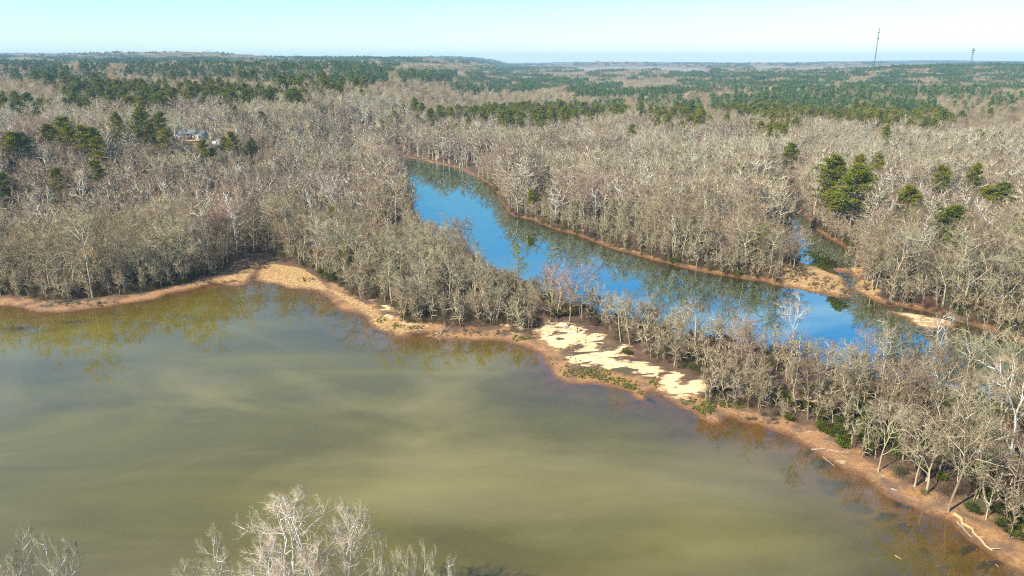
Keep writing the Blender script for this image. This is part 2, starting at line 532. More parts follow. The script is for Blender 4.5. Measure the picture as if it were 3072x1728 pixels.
def water_mat(name, body1, body2, ior, alpha_k, gloss):
    t = MT(name)
    p = t.pos()
    mpn = t.n('ShaderNodeMapping'); mpn.inputs['Scale'].default_value = (0.013, 0.04, 1)
    mpn.inputs['Rotation'].default_value = (0, 0, R(20))
    t.l(p, mpn.inputs[0])
    silt = t.noise(1.0, 7, 0.58, vec=mpn.outputs[0], dist=1.1)
    body = t.mix(t.rng(silt, 0.3, 0.7), body1, body2)
    dep = t.attr('depth')
    a = t.math('SUBTRACT', 1.0, t.math('POWER', 2.718, t.math('MULTIPLY', dep, -alpha_k)))
    a = t.math('MAXIMUM', a, 0.0)
    df = t.n('ShaderNodeBsdfDiffuse'); t.l(body, df.inputs[0])
    tr = t.n('ShaderNodeBsdfTransparent'); tr.inputs[0].default_value = (0.90, 0.80, 0.62, 1)
    m1 = t.n('ShaderNodeMixShader'); t.l(a, m1.inputs[0]); t.l(tr.outputs[0], m1.inputs[1]); t.l(df.outputs[0], m1.inputs[2])
    gl = t.n('ShaderNodeBsdfGlossy'); gl.inputs['Roughness'].default_value = 0.012
    gl.inputs['Color'].default_value = (*gloss, 1)
    rip = t.noise(0.9, 2)
    bn = t.n('ShaderNodeBump'); bn.inputs['Strength'].default_value = 0.03; bn.inputs['Distance'].default_value = 0.05
    t.l(rip, bn.inputs['Height'])
    t.l(bn.outputs[0], gl.inputs['Normal'])
    fr = t.n('ShaderNodeFresnel'); fr.inputs['IOR'].default_value = ior
    m2 = t.n('ShaderNodeMixShader'); bf = t.n('ShaderNodeNewGeometry').outputs['Backfacing']
    t.l(t.math('MULTIPLY', fr.outputs[0], t.math('SUBTRACT', 1.0, bf)), m2.inputs[0]); t.l(m1.outputs[0], m2.inputs[1]); t.l(gl.outputs[0], m2.inputs[2])
    t.l(m2.outputs[0], t.o.inputs['Surface'])
    return t.m


def tree_mat(name, stops, spec=0.1, scale=0.0, amp=0.25):
    t = MT(name)
    c = t.ramp(t.rnd(), stops)
    n = t.noise(0.8, 2, vec=t.objco())
    c = t.mix(1.0, c, t.ramp(n, [(0.35, (1 - amp,) * 3), (0.65, (1.0 + 0,) * 3)]), 'MULTIPLY')
    return t.done(c, 0.9, spec)


M_ground = ground_mat()
M_lake = water_mat('lake_water', (0.090, 0.068, 0.002), (0.162, 0.126, 0.005), 1.85, 0.9, (0.95, 0.98, 1.0))
M_river = water_mat('river_water', (0.026, 0.030, 0.004), (0.034, 0.038, 0.006), 11.0, 1.6, (0.76, 1.0, 1.0))
M_bark = tree_mat('bark_grey', [(0.0, (0.34, 0.265, 0.17)), (0.3, (0.52, 0.455, 0.285)), (0.55, (0.27, 0.20, 0.13)), (0.8, (0.56, 0.48, 0.33)), (1.0, (0.40, 0.335, 0.19))])
M_twig = tree_mat('twigs_grey', [(0.0, (0.21, 0.145, 0.082)), (0.2, (0.36, 0.31, 0.155)), (0.4, (0.24, 0.16, 0.105)), (0.6, (0.41, 0.335, 0.195)), (0.8, (0.16, 0.11, 0.066)), (1.0, (0.34, 0.235, 0.125))])
M_twig_dark = tree_mat('twigs_dark', [(0.0, (0.17, 0.115, 0.075)), (0.4, (0.24, 0.155, 0.105)), (0.7, (0.14, 0.095, 0.06)), (1.0, (0.27, 0.19, 0.115))])
M_twig_pale = tree_mat('twigs_lichen', [(0.0, (0.36, 0.33, 0.19)), (0.4, (0.30, 0.275, 0.155)), (0.7, (0.42, 0.37, 0.24)), (1.0, (0.34, 0.29, 0.17))])
M_red = tree_mat('twigs_budding_red', [(0.0, (0.28, 0.155, 0.12)), (0.5, (0.34, 0.20, 0.155)), (1.0, (0.28, 0.18, 0.14))])
M_tan = tree_mat('twigs_tan', [(0.0, (0.46, 0.30, 0.17)), (0.5, (0.42, 0.29, 0.18)), (1.0, (0.40, 0.31, 0.22))])
M_rust = tree_mat('twigs_rust_pale', [(0.0, (0.56, 0.44, 0.31)), (1.0, (0.58, 0.47, 0.34))])
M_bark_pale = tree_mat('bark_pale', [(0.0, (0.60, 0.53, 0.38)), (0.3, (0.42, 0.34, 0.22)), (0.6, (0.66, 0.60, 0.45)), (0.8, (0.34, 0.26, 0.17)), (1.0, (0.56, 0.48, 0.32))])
M_white = tree_mat('bark_white', [(0.0, (0.74, 0.69, 0.58)), (1.0, (0.66, 0.62, 0.53))], amp=0.3)
M_pbark = tree_mat('bark_pine', [(0.0, (0.25, 0.18, 0.13)), (1.0, (0.33, 0.26, 0.20))])
M_needle = tree_mat('needles_pine', [(0.0, (0.17, 0.185, 0.014)), (0.4, (0.26, 0.245, 0.014)), (0.7, (0.14, 0.17, 0.018)), (1.0, (0.28, 0.245, 0.014))], amp=0.45)
M_needle2 = tree_mat('needles_far', [(0.0, (0.07, 0.13, 0.034)), (0.5, (0.10, 0.165, 0.034)), (1.0, (0.14, 0.175, 0.03))], amp=0.45)
M_leaf = tree_mat('leaves_evergreen', [(0.0, (0.07, 0.085, 0.012)), (0.4, (0.12, 0.15, 0.012)), (0.7, (0.055, 0.065, 0.015)), (1.0, (0.13, 0.12, 0.02))], amp=0.4)
M_brush = tree_mat('brush_twigs', [(0.0, (0.15, 0.11, 0.06)), (0.4, (0.085, 0.06, 0.038)), (0.7, (0.12, 0.105, 0.045)), (1.0, (0.19, 0.10, 0.065))])
M_log = plain('weathered_wood', (0.33, 0.27, 0.19), 0.85, 0.1, var=0.25, scale=1.5)
M_logy = plain('barkless_wood', (0.44, 0.29, 0.13), 0.8, 0.1, var=0.25, scale=1.2)
M_grass = tree_mat('grass_green', [(0.0, (0.06, 0.095, 0.012)), (0.4, (0.13, 0.15, 0.02)), (0.7, (0.30, 0.25, 0.08)), (1.0, (0.08, 0.10, 0.015))])

# ------------------------------------------------------------------ ground and water sheets
nr, na = GX.shape
gx, gy, gh = GX.ravel(), GY.ravel(), GH.ravel()
idx = np.arange(nr * na).reshape(nr, na)
quads = np.stack([idx[:-1, :-1], idx[:-1, 1:], idx[1:, 1:], idx[1:, :-1]], -1).reshape(-1, 4)
close = (np.hypot(gx, gy) < 900)
sand = np.zeros(gx.shape); ysand = np.zeros(gx.shape)
cxn, cyn = gx[close], gy[close]
v = np.full(cxn.shape, 9.0)
for k, p in enumerate(SANDS):
    v = np.minimum(v, sdist(p, cxn, cyn))
sand[close] = np.clip(0.56 - v / 4.2, 0, 1)
v = np.full(cxn.shape, 9.0)
for p in YSAND + [ISLET, BAR]:
    v = np.minimum(v, sdist(p, cxn, cyn))
ysand[close] = np.clip(0.5 - v / 3.0, 0, 1)
sand[close] = np.where(inside(ISLET, cxn, cyn), 0.62, sand[close])
weed = np.zeros(gx.shape)
for cx, cy2, rx, ry in WEEDW:
    q = ((gx - cx + 2.0 * vnoise(gx, gy, 4.5, 13)) / rx) ** 2 + ((gy - cy2 + 2.0 * vnoise(gx, gy, 4.5, 14)) / ry) ** 2 + 0.7 * fnoise(gx, gy, 3, 8)
    weed = np.maximum(weed, sm(1.2, 0.2, q) * 0.9 * (np.minimum(GSL, GSR).ravel() < 0))
rr_ = np.hypot(gx, gy)
far = sm(6000, 7200, rr_)
FIELDS = [T([(1000, 166), (1100, 165), (1190, 176), (1180, 191), (1120, 188), (1040, 178)]), T([(1440, 166), (1600, 163), (1780, 168), (1790, 182), (1600, 176), (1450, 180)]),
          T([(1880, 160), (2010, 166), (2300, 158), (2330, 166), (2180, 174), (1900, 176)]), T([(205, 168), (300, 166), (470, 170), (560, 164), (580, 170), (330, 178), (210, 174)]),
          T([(0, 154), (90, 150), (120, 157), (0, 162)]), T([(2060, 166), (2180, 163), (2195, 170), (2080, 173)])]
pu, pv = project(gx, gy, gh + 8)
field = np.zeros(gx.shape)
for p in FIELDS:
    field = np.maximum(field, (inside(p, pu, pv) & (rr_ > 1900)).astype(float))
me = mesh_from('ground', np.stack([gx, gy, gh], -1), quads,
               dict(lake_d=GSL, river_d=GSR, sand=sand, ysand=ysand, weed=weed, far=far, field=field))
tag(link('ground', me, M_ground), 'brown leaf-littered ground with muddy and sandy shores', 'ground', kind='structure')

smin = np.minimum(GSL, GSR).ravel()
wet = smin < 3.0
fw = wet[quads].all(1)
lakeface = (GSL.ravel()[quads].mean(1) < GSR.ravel()[quads].mean(1))
for nm, sel, mat, lab in (('lake', fw & lakeface, M_lake, 'still olive-green lake filling the near half of the view'),
                          ('river', fw & ~lakeface, M_river, 'blue river with its side creek winding behind the wooded spit')):
    q = quads[sel]
    used = np.unique(q)
    mp_ = np.full(nr * na, -1); mp_[used] = np.arange(len(used))
    me = mesh_from(nm, np.stack([gx[used], gy[used], np.zeros(len(used))], -1), mp_[q], dict(depth=np.maximum(-gh[used], 0.0)))
    tag(link(nm, me, mat), lab, nm, kind='structure')


# ------------------------------------------------------------------ plant meshes
class MB:
    def __init__(self):
        self.v = []; self.f = []; self.mi = []

    def tube(self, pts, rads, sides=4, mi=0, tip=True):
        n = len(pts); b = len(self.v)
        ref = None
        for i in range(n):
            d = pts[min(i + 1, n - 1)] - pts[max(i - 1, 0)]
            d = d / (np.linalg.norm(d) + 1e-9)
            if ref is None:
                ref = np.cross(d, (0.3, 0.8, 0.52))
                ref /= np.linalg.norm(ref) + 1e-9
            s = np.cross(d, ref); s /= np.linalg.norm(s) + 1e-9
            ref = np.cross(s, d)
            if i == n - 1 and tip:
                self.v.append(tuple(pts[i]))
            else:
                for k in range(sides):
                    a = 2 * math.pi * k / sides
                    self.v.append(tuple(pts[i] + rads[i] * (math.cos(a) * ref + math.sin(a) * s)))
        last = n - 1
        for i in range(last):
            r0 = b + i * sides; r1 = b + (i + 1) * sides
            for k in range(sides):
                k2 = (k + 1) % sides
                if i == last - 1 and tip:
                    self.f.append((r0 + k, r0 + k2, r1)); self.mi.append(mi)
                else:
                    self.f.append((r0 + k, r0 + k2, r1 + k2)); self.f.append((r0 + k, r1 + k2, r1 + k)); self.mi += [mi, mi]

    def cones(self, base, tipp, rad, mi=0):
        """many thin 3-sided spikes at once; base, tipp (n,3)"""
        base = np.asarray(base); tipp = np.asarray(tipp)
        if len(base) == 0: return
        d = tipp - base
        d = d / (np.linalg.norm(d, axis=1, keepdims=True) + 1e-9)
        a = np.cross(d, np.array([0.31, 0.79, 0.53])); a /= np.linalg.norm(a, axis=1, keepdims=True) + 1e-9
        c = np.cross(d, a)
        r = np.broadcast_to(np.asarray(rad, float).reshape(-1, 1), (len(base), 1))
        b0 = len(self.v)
        V = np.stack([base + r * a, base + r * (-0.5 * a + 0.87 * c), base + r * (-0.5 * a - 0.87 * c), tipp], 1).reshape(-1, 3)
        self.v.extend(map(tuple, V))
        for i in range(len(base)):
            q = b0 + 4 * i
            self.f += [(q, q + 1, q + 3), (q + 1, q + 2, q + 3), (q + 2, q, q + 3)]
        self.mi += [mi] * (3 * len(base))

    def tris(self, P, mi=0):
        b0 = len(self.v)
        P = np.asarray(P)
        self.v.extend(map(tuple, P.reshape(-1, 3)))
        self.f += [(b0 + 3 * i, b0 + 3 * i + 1, b0 + 3 * i + 2) for i in range(len(P))]
        self.mi += [mi] * len(P)

    def mesh(self, name, mats=(), smooth=False):
        me = mesh_from(name, np.array(self.v), np.array(self.f, np.int32), smooth=smooth)
        for m in mats: me.materials.append(m)
        if max(self.mi) > 0:
            me.polygons.foreach_set('material_index', np.array(self.mi, np.int32))
        return me

    def join(self, o, dmi=0, off=(0, 0, 0), s=1.0, rz=0.0):
        b = len(self.v)
        V = np.array(o.v) * s
        c, q = math.cos(rz), math.sin(rz)
        V = np.stack([V[:, 0] * c - V[:, 1] * q + off[0], V[:, 0] * q + V[:, 1] * c + off[1], V[:, 2] + off[2]], -1)
        self.v.extend(map(tuple, V))
        self.f += [tuple(i + b for i in f) for f in o.f]
        self.mi += [m + dmi for m in o.mi]


def unit(v):
    return v / (np.linalg.norm(v) + 1e-9)


def polyline(rng, p, d, length, n, wob, up):
    pts = [np.array(p)]
    d = unit(np.array(d, float))
    for i in range(n):
        d = unit(d + rng.normal(0, wob, 3) + np.array([0, 0, up]))
        pts.append(pts[-1] + d * length / n)
    return pts


def along(pts, t):
    n = len(pts) - 1
    i = min(int(t * n), n - 1)
    f = t * n - i
    return pts[i] * (1 - f) + pts[i + 1] * f, unit(pts[i + 1] - pts[i])


def swing(rng, d, ang, az):
    a = unit(np.cross(d, (0.13, 0.21, 0.97) if abs(d[2]) < 0.95 else (1, 0.1, 0)))
    b = np.cross(d, a)
    s = math.cos(az) * a + math.sin(az) * b
    return unit(d * math.cos(ang) + s * math.sin(ang))


def bare_tree(seed, H=18.0, r0=0.23, split=0.5, leaders=2, n1=6, n2=5, n3=4, n4=1, spread=0.40, wob=0.14, lean=0.07, twig=0.024, thick=1.0, clear=0.2, up=0.05, sides=5, l4=1.15):
    """returns (trunk, crown) builders; a leafless broadleaf tree of height about H"""
    rng = np.random.RandomState(seed)
    tr, cr = MB(), MB()
    az0 = rng.rand() * 6.28
    d0 = unit(np.array([math.cos(az0) * lean, math.sin(az0) * lean, 1.0]))
    hs = H * split
    tp = polyline(rng, (0, 0, -0.3), d0, hs, 6, wob * 0.45, 0.06)
    tr.tube(tp, [r0 * (1.25 if i == 0 else 1 - 0.38 * i / 6) for i in range(7)], sides, 0, False)
    rtop = r0 * 0.62
    stems = []
    for k in range(leaders):
        dd = swing(rng, unit(tp[-1] - tp[-2]), R(rng.uniform(8, 15) if leaders > 1 else 3) * (1 if leaders < 3 else 1.5), az0 + k * 6.28 / leaders + rng.uniform(-.5, .5))
        ln = (H - hs) * rng.uniform(0.86, 1.06)
        sp_ = polyline(rng, tp[-1], dd, ln, 7, wob * 0.8, 0.09)
        rr = rtop * (0.95 if leaders == 1 else rng.uniform(0.68, 0.85))
        tr.tube(sp_, [rr * (1 - 0.88 * i / 7) for i in range(8)], max(4, sides - 1), 0)
        stems.append((sp_, rr, ln, 0.0))
    stems.append((tp, r0, hs, max(0.0, (clear * H) / hs)))
    tb, tt, trad = [], [], []
    for si, (sp_, rr, ln, tmin) in enumerate(stems):
        main = si < leaders
        cnt = n1 if main else max(1, int(n1 * 0.8 * (1 - tmin)))
        for i in range(cnt):
            t = (0.06 + 0.9 * (i + rng.rand()) / cnt) if main else tmin + (1 - tmin) * (i + rng.rand()) / cnt
            p, d = along(sp_, min(t, 0.99))
            L1 = H * spread * rng.uniform(0.65, 1.15) * ((1.0 - 0.62 * t) if main else 0.85)
            d1 = swing(rng, d, R(rng.uniform(38, 64)), i * 2.4 + rng.uniform(-.7, .7))
            b1 = polyline(rng, p, d1, L1, 5, wob, up)
            r1 = max(0.11, rr * (1 - 0.85 * t if main else 0.5) * 0.6) * thick
            cr.tube(b1, [r1 * (1 - 0.8 * j / 5) for j in range(6)], 4, 0)
            for j in range(n2):
                t2 = 0.18 + 0.8 * (j + rng.rand()) / n2
                p2, e2 = along(b1, t2)
                L2 = L1 * 0.55 * (1.05 - 0.55 * t2) * rng.uniform(0.7, 1.2)
                d2 = swing(rng, e2, R(rng.uniform(28, 58)), rng.rand() * 6.28)
                b2 = polyline(rng, p2, d2, L2, 3, wob * 1.2, up * 1.3)
                cr.tube(b2, [max(0.065 * thick, r1 * 0.55) * (1 - 0.7 * q / 3) for q in range(4)], 3, 0)
                for q in range(n3):
                    t3 = 0.15 + 0.85 * (q + rng.rand()) / n3
                    p3, e3 = along(b2, min(t3, .99))
                    L3 = max(0.5, L2 * 0.5 * rng.uniform(0.7, 1.3))
                    d3 = unit(swing(rng, e3, R(rng.uniform(22, 55)), rng.rand() * 6.28) + np.array([0, 0, up]))
                    e = p3 + d3 * L3
                    tb.append(p3); tt.append(e); trad.append(twig * 1.6)
                    for z in range(n4):
                        t4 = rng.uniform(0.2, 1.0)
                        p4 = p3 + d3 * L3 * t4
                        d4 = unit(swing(rng, d3, R(rng.uniform(20, 55)), rng.rand() * 6.28) + np.array([0, 0, up]))
                        tb.append(p4); tt.append(p4 + d4 * l4 * rng.uniform(0.5, 1.1)); trad.append(twig)
    cr.cones(tb, tt, trad, 1)
    return tr, cr


def needle_tufts(mb, rng, c, n, rx, rz, ln, wd, mi):
    P = rng.normal(0, 1, (n, 3)); P /= np.linalg.norm(P, axis=1, keepdims=True)
    rad_ = rng.rand(n, 1) ** 0.45
    D = P + rng.normal(0, 0.35, (n, 3)) + np.array([0, 0, 0.35])
    D /= np.linalg.norm(D, axis=1, keepdims=True)
    B = c + P * rad_ * np.array([rx, rx, rz])
    S = np.cross(D, rng.normal(0, 1, (n, 3))); S /= np.linalg.norm(S, axis=1, keepdims=True) + 1e-9
    l = ln * rng.uniform(0.6, 1.2, (n, 1)); w_ = wd * rng.uniform(0.7, 1.3, (n, 1))
    mb.tris(np.stack([B - S * w_, B + S * w_, B + D * l], 1), mi)


def pine_tree(seed, H=24.0, base=0.5, crown_r=3.6, whorls=14, per=6, tufts=60, shape=0.75, size=0.62, sparse=0.0):
    rng = np.random.RandomState(seed)
    tr, cr = MB(), MB()
    tp = polyline(rng, (0, 0, -0.3), (rng.normal(0, .03), rng.normal(0, .03), 1), H * 0.97, 10, 0.022, 0.05)
    r0 = H * 0.0115
    tr.tube(tp, [r0 * (1.2 if i == 0 else 1 - 0.85 * i / 10) for i in range(11)], 6, 0)
    for i in range(whorls):
        t = base + (0.985 - base) * (i + rng.uniform(0, 0.8)) / whorls
        u_ = (t - base) / (1 - base)
        prof = math.sin(math.pi * min(1, (u_ * 0.86 + 0.14)) ** shape) ** 0.75 * (0.95 - 0.25 * u_) + 0.14
        for k in range(per):
            if rng.rand() < 0.16 + sparse: continue
            p, d = along(tp, t)
            az = rng.rand() * 6.28
            el = rng.uniform(-0.1, 0.35) + 0.5 * u_
            dd = unit(np.array([math.cos(az), math.sin(az), el]))
            ln = crown_r * prof * rng.uniform(0.55, 1.18)
            br = polyline(rng, p, dd, ln, 3, 0.12, 0.05)
            cr.tube(br, [0.07, 0.055, 0.04, 0.02], 3, 0)
            for q in (0.55, 1.0):
                if q < 1 and ln < 1.4: continue
                c, _ = along(br, min(q, .999))
                c = c + rng.normal(0, 0.2, 3)
                needle_tufts(cr, rng, c, int(tufts * (0.7 if q < 1 else 1)), 0.85 * rng.uniform(.75, 1.25), 0.42, size, size * 0.2, 1)
    needle_tufts(cr, rng, tp[-1], tufts, 0.7, 0.6, size, size * 0.2, 1)
    return tr, cr


# detailed forest trees: several forms
BARE = []
forms = [dict(H=17, leaders=2, split=.45), dict(H=19, leaders=1, split=.62, n1=9, spread=.33), dict(H=16, leaders=3, split=.34, n1=5, lean=.12),
         dict(H=18, leaders=2, split=.52, spread=.42, wob=.16), dict(H=20, leaders=1, split=.55, n1=9, spread=.30, clear=.28), dict(H=14, leaders=3, split=.26, n1=5, spread=.44, lean=.22, wob=.15, clear=.2),
         dict(H=17, leaders=2, split=.4, spread=.38, lean=.25, wob=.13), dict(H=15, leaders=2, split=.3, n1=7, spread=.46, wob=.14, up=.03, clear=.22)]
for k, f in enumerate(forms):
    BARE.append(bare_tree(11 + k, **dict(f, n4=2, thick=.78)) + (f['H'],))
MID = [bare_tree(11 + k, **dict(f, n3=3, n4=2, twig=.034, thick=1.6, r0=.30)) + (f['H'],) for k, f in enumerate(forms)]
SYC = [bare_tree(41, thick=1.1, H=23, r0=.34, split=.36, leaders=3, n1=6, n2=6, n3=5, n4=3, spread=.32, wob=.17, lean=.05) + (23,),
       bare_tree(42, H=22, r0=.30, split=.48, leaders=2, n1=7, n2=5, n3=5, n4=3, spread=.30, wob=.16) + (22,)]
SYC_M = bare_tree(43, thick=1.5, H=22, r0=.36, split=.45, leaders=2, n1=6, n2=4, n3=3, n4=1, spread=.32, wob=.16) + (22,)
HERO = [bare_tree(61, thick=.6, H=25, r0=.42, split=.34, leaders=3, n1=8, n2=7, n3=6, n4=5, spread=.34, wob=.18, lean=.04, twig=.012, l4=.8, sides=7) + (25,),
        bare_tree(62, thick=.6, H=24, r0=.36, split=.40, leaders=2, n1=9, n2=7, n3=6, n4=5, spread=.34, wob=.16, twig=.012, l4=.8, sides=7) + (24,),
        bare_tree(63, thick=.55, H=21, r0=.26, split=.42, leaders=3, n1=8, n2=7, n3=6, n4=5, spread=.26, wob=.09, twig=.012, l4=.75, up=.12, sides=6) + (21,)]
PINE = [pine_tree(81, 25, .46, 4.6) + (25,), pine_tree(82, 23, .55, 4.6, shape=.6) + (23,), pine_tree(83, 26, .36, 5.0, whorls=17) + (26,),
        pine_tree(84, 20, .45, 4.0) + (20,)]
PINE_S = pine_tree(85, 19, .45, 3.6, tufts=20, sparse=.45, size=.42) + (19,)


def tall(tc_):
    return float(np.percentile(np.array(tc_[1].v)[:, 2], 99.7))


def combined(name, tc_, mats_t, mats_c):
    m = MB()
    m.join(tc_[0]); m.join(tc_[1], dmi=1)
    return m.mesh(name, [mats_t] + list(mats_c))


def far_bare(seed, H):
    rng = np.random.RandomState(seed)
    m = MB()
    m.cones([(0, 0, 0)], [(rng.normal(0, .4), rng.normal(0, .4), H * 0.8)], 0.28, 0)
    n = 130
    cr_ = H * 0.22
    P = rng.normal(0, 1, (n, 3)); P /= np.linalg.norm(P, axis=1, keepdims=True)
    rad_ = rng.rand(n, 1) ** .5
    B = P * rad_ * np.array([cr_, cr_, H * .27]) * 0.75 + np.array([0, 0, H * .66])
    D = P * np.array([1, 1, .4]) + np.array([0, 0, .75]) + rng.normal(0, .3, (n, 3))
    D /= np.linalg.norm(D, axis=1, keepdims=True)
    m.cones(B, B + D * rng.uniform(1.3, 2.8, (n, 1)), 0.075, 1)
    return m


def far_pine(seed, H, wide=1.0):
    rng = np.random.RandomState(seed)
    m = MB()
    m.cones([(0, 0, 0)], [(0, 0, H * .9)], 0.3, 0)
    for k in range(20):
        u_ = rng.rand() ** .8
        z = H * (0.5 + 0.48 * u_)
        rr = H * 0.15 * wide * (1.08 - u_) ** .6 * rng.uniform(.3, 1.1)
        a = rng.rand() * 6.28
        needle_tufts(m, rng, np.array([rr * math.cos(a), rr * math.sin(a), z]), 13, 1.25, 0.8, 1.05, 0.36, 1)
    return m


def clump(seed, kind, size, n):
    rng = np.random.RandomState(seed)
    m = MB()
    k = int(math.sqrt(n))
    for i in range(k):
        for j in range(k):
            x = (i + .5 + rng.uniform(-.4, .4)) / k * size - size / 2
            y = (j + .5 + rng.uniform(-.4, .4)) / k * size - size / 2
            if kind == 'bare' or (kind == 'mix' and rng.rand() < .45):
                m.join(FB[rng.randint(4)], off=(x, y, 0), s=rng.uniform(.75, 1.15), rz=rng.rand() * 6)
            else:
                m.join(FP[rng.randint(3)], dmi=2, off=(x, y, 0), s=rng.uniform(.75, 1.15), rz=rng.rand() * 6)
    return m


FB = [far_bare(100 + k, 17) for k in range(4)]
FP = [far_pine(110, 21), far_pine(111, 23, 1.15), far_pine(112, 18, .9)]


# ------------------------------------------------------------------ scatter helper (masses too many to count)
def scatter(name, pts, rot, scl, ids, meshes, label, cat):
    me = bpy.data.meshes.new(name)
    me.vertices.add(len(pts))
    me.vertices.foreach_set('co', np.asarray(pts, np.float32).ravel())
    for nme, arr, ty in (('rz', rot, 'FLOAT'), ('sc', scl, 'FLOAT'), ('vid', ids, 'INT')):
        a = me.attributes.new(nme, ty, 'POINT')
        a.data.foreach_set('value', np.asarray(arr, np.int32 if ty == 'INT' else np.float32))
    me.update()
    o = bpy.data.objects.new(name, me)
    col.objects.link(o)
    src = bpy.data.collections.new(name + '_kinds')
    for k, m in enumerate(meshes):
        so = bpy.data.objects.new('%s_kind_%03d' % (name, k), m)
        src.objects.link(so)
    g = bpy.data.node_groups.new(name + '_nodes', 'GeometryNodeTree')
    g.interface.new_socket('Geometry', in_out='INPUT', socket_type='NodeSocketGeometry')
    g.interface.new_socket('Geometry', in_out='OUTPUT', socket_type='NodeSocketGeometry')
    gi = g.nodes.new('NodeGroupInput'); go = g.nodes.new('NodeGroupOutput')
    ci = g.nodes.new('GeometryNodeCollectionInfo')
    ci.inputs['Collection'].default_value = src
    ci.inputs['Separate Children'].default_value = True
    ci.inputs['Reset Children'].default_value = True
    ip = g.nodes.new('GeometryNodeInstanceOnPoints')
    ip.inputs['Pick Instance'].default_value = True

    def na_(nm, ty):
        n = g.nodes.new('GeometryNodeInputNamedAttribute'); n.data_type = ty
        n.inputs['Name'].default_value = nm
        return n.outputs['Attribute']
    cx = g.nodes.new('ShaderNodeCombineXYZ'); g.links.new(na_('rz', 'FLOAT'), cx.inputs[2])
    g.links.new(gi.outputs[0], ip.inputs['Points'])
    g.links.new(ci.outputs[0], ip.inputs['Instance'])
    g.links.new(na_('vid', 'INT'), ip.inputs['Instance Index'])
    g.links.new(cx.outputs[0], ip.inputs['Rotation'])
    g.links.new(na_('sc', 'FLOAT'), ip.inputs['Scale'])
    g.links.new(ip.outputs[0], go.inputs[0])
    md = o.modifiers.new('scatter', 'NODES'); md.node_group = g
    return tag(o, label, cat, kind='stuff')


# ------------------------------------------------------------------ where trees stand
VW = [T([(1019, 397), (1048, 402), (1118, 419), (1179, 438), (1235, 469), (1265, 515), (1292, 549), (1378, 571), (1452, 592), (1538, 626), (1641, 654),
         (1717, 674), (1850, 698), (1840, 706), (1760, 716), (1660, 722), (1560, 702), (1510, 686), (1450, 643), (1375, 648), (1330, 706), (1296, 676),
         (1241, 672), (1207, 648), (1198, 616), (1196, 588), (1180, 548), (1142, 533), (1100, 540), (1066, 562), (1046, 520), (1039, 477), (1025, 450)]),
      [(2400, 872), (2440, 878), (2525, 893), (2560, 895), (2540, 960), (2555, 1010), (2490, 1035), (2440, 990), (2420, 930)],
      [(2350, 850), (2400, 800), (2430, 792), (2415, 765), (2425, 740), (2425, 690), (2505, 725), (2570, 770), (2620, 830), (2640, 900), (2560, 892), (2438, 876)],
      [(2302, 604), (2386, 604), (2380, 640), (2330, 628)],
      [(2650, 928), (2800, 940), (2868, 960), (2870, 985), (2780, 990), (2700, 958)]]
HOUSE_PX = [(525, 388), (620, 388), (625, 420), (560, 425), (525, 412)]
HOUSE_XY = (-217.0, 489.0)
PINEZ = []


def z1(p): return T([(a / 3.0, 83.9 + b / 3.0) for a, b in p])
def z2(p): return T([(858.7 + a / 3.0, 83.9 + b / 3.0) for a, b in p])
def z3(p): return T([(1717.3 + a / 3.0, 41.9 + b / 3.0) for a, b in p])


PINEZ = [(z1([(400, 385), (900, 380), (1700, 400), (2320, 450), (2315, 525), (1660, 510), (1500, 470), (1250, 540), (1000, 565), (800, 520), (420, 450)]), .66),
         (z1([(0, 290), (300, 280), (800, 320), (830, 365), (600, 360), (500, 400), (300, 350), (0, 350)]), .5),
         (z1([(0, 470), (90, 490), (420, 555), (400, 625), (100, 605), (0, 595)]), .55),
         (z1([(500, 540), (660, 545), (780, 590), (700, 610), (520, 580)]), .5),
         (z1([(1000, 245), (2576, 245), (2576, 450), (2250, 430), (1900, 345), (1300, 340), (900, 300)]), .55),
         (z1([(0, 225), (800, 250), (800, 300), (0, 275)]), .6), (z1([(650, 185), (1700, 190), (1740, 225), (800, 225)]), .66),
         (z2([(0, 230), (340, 260), (350, 360), (200, 395), (0, 390)]), .6),
         (z2([(430, 290), (900, 300), (1350, 310), (1650, 330), (900, 380), (700, 365), (430, 345)]), .6),
         (z2([(900, 260), (1400, 270), (1400, 300), (900, 290)]), .72),
         (z2([(800, 400), (1400, 350), (2080, 355), (2090, 480), (1800, 480), (1700, 430), (1100, 445), (850, 425)]), .66),
         (z2([(2080, 440), (2576, 400), (2576, 460), (2090, 480)]), .6),
         (z2([(880, 585), (1300, 555), (1900, 550), (2110, 560), (2110, 610), (1700, 640), (1400, 645), (1000, 655), (880, 640)]), .72),
         (z2([(400, 560), (600, 545), (600, 590), (420, 590)]), .5), (z2([(700, 565), (800, 560), (810, 615), (710, 615)]), .6),
         (z2([(2250, 480), (2576, 480), (2576, 700), (2450, 720), (2250, 640)]), .22), (z2([(1880, 540), (2140, 520), (2140, 610), (1900, 620)]), .6),
         (z2([(1150, 640), (1550, 640), (1530, 690), (1150, 690)]), .35),
         (z3([(0, 490), (500, 440), (900, 420), (1500, 415), (2300, 440), (2576, 440), (2576, 520), (2300, 590), (1700, 605), (900, 590), (300, 565), (0, 565)]), .45),
         (z3([(200, 610), (1050, 590), (1400, 610), (1900, 650), (2020, 800), (1850, 840), (1500, 810), (900, 740), (850, 840), (500, 740), (200, 700)]), .55),
         (z3([(0, 640), (130, 640), (190, 790), (0, 810)]), .55), (z3([(480, 800), (780, 850), (760, 920), (640, 925), (500, 860)]), .5),
         (z3([(1100, 400), (1700, 370), (2500, 340), (2576, 345), (2576, 440), (1800, 415)]), .66),
         (z3([(2000, 600), (2576, 580), (2576, 720), (2100, 780)]), .12)]


def pine_prob(u, v):
    p = np.full(u.shape, 0.012)
    for poly, q in PINEZ:
        p = np.where(inside(poly, u, v), q * 0.8, p)
    return p


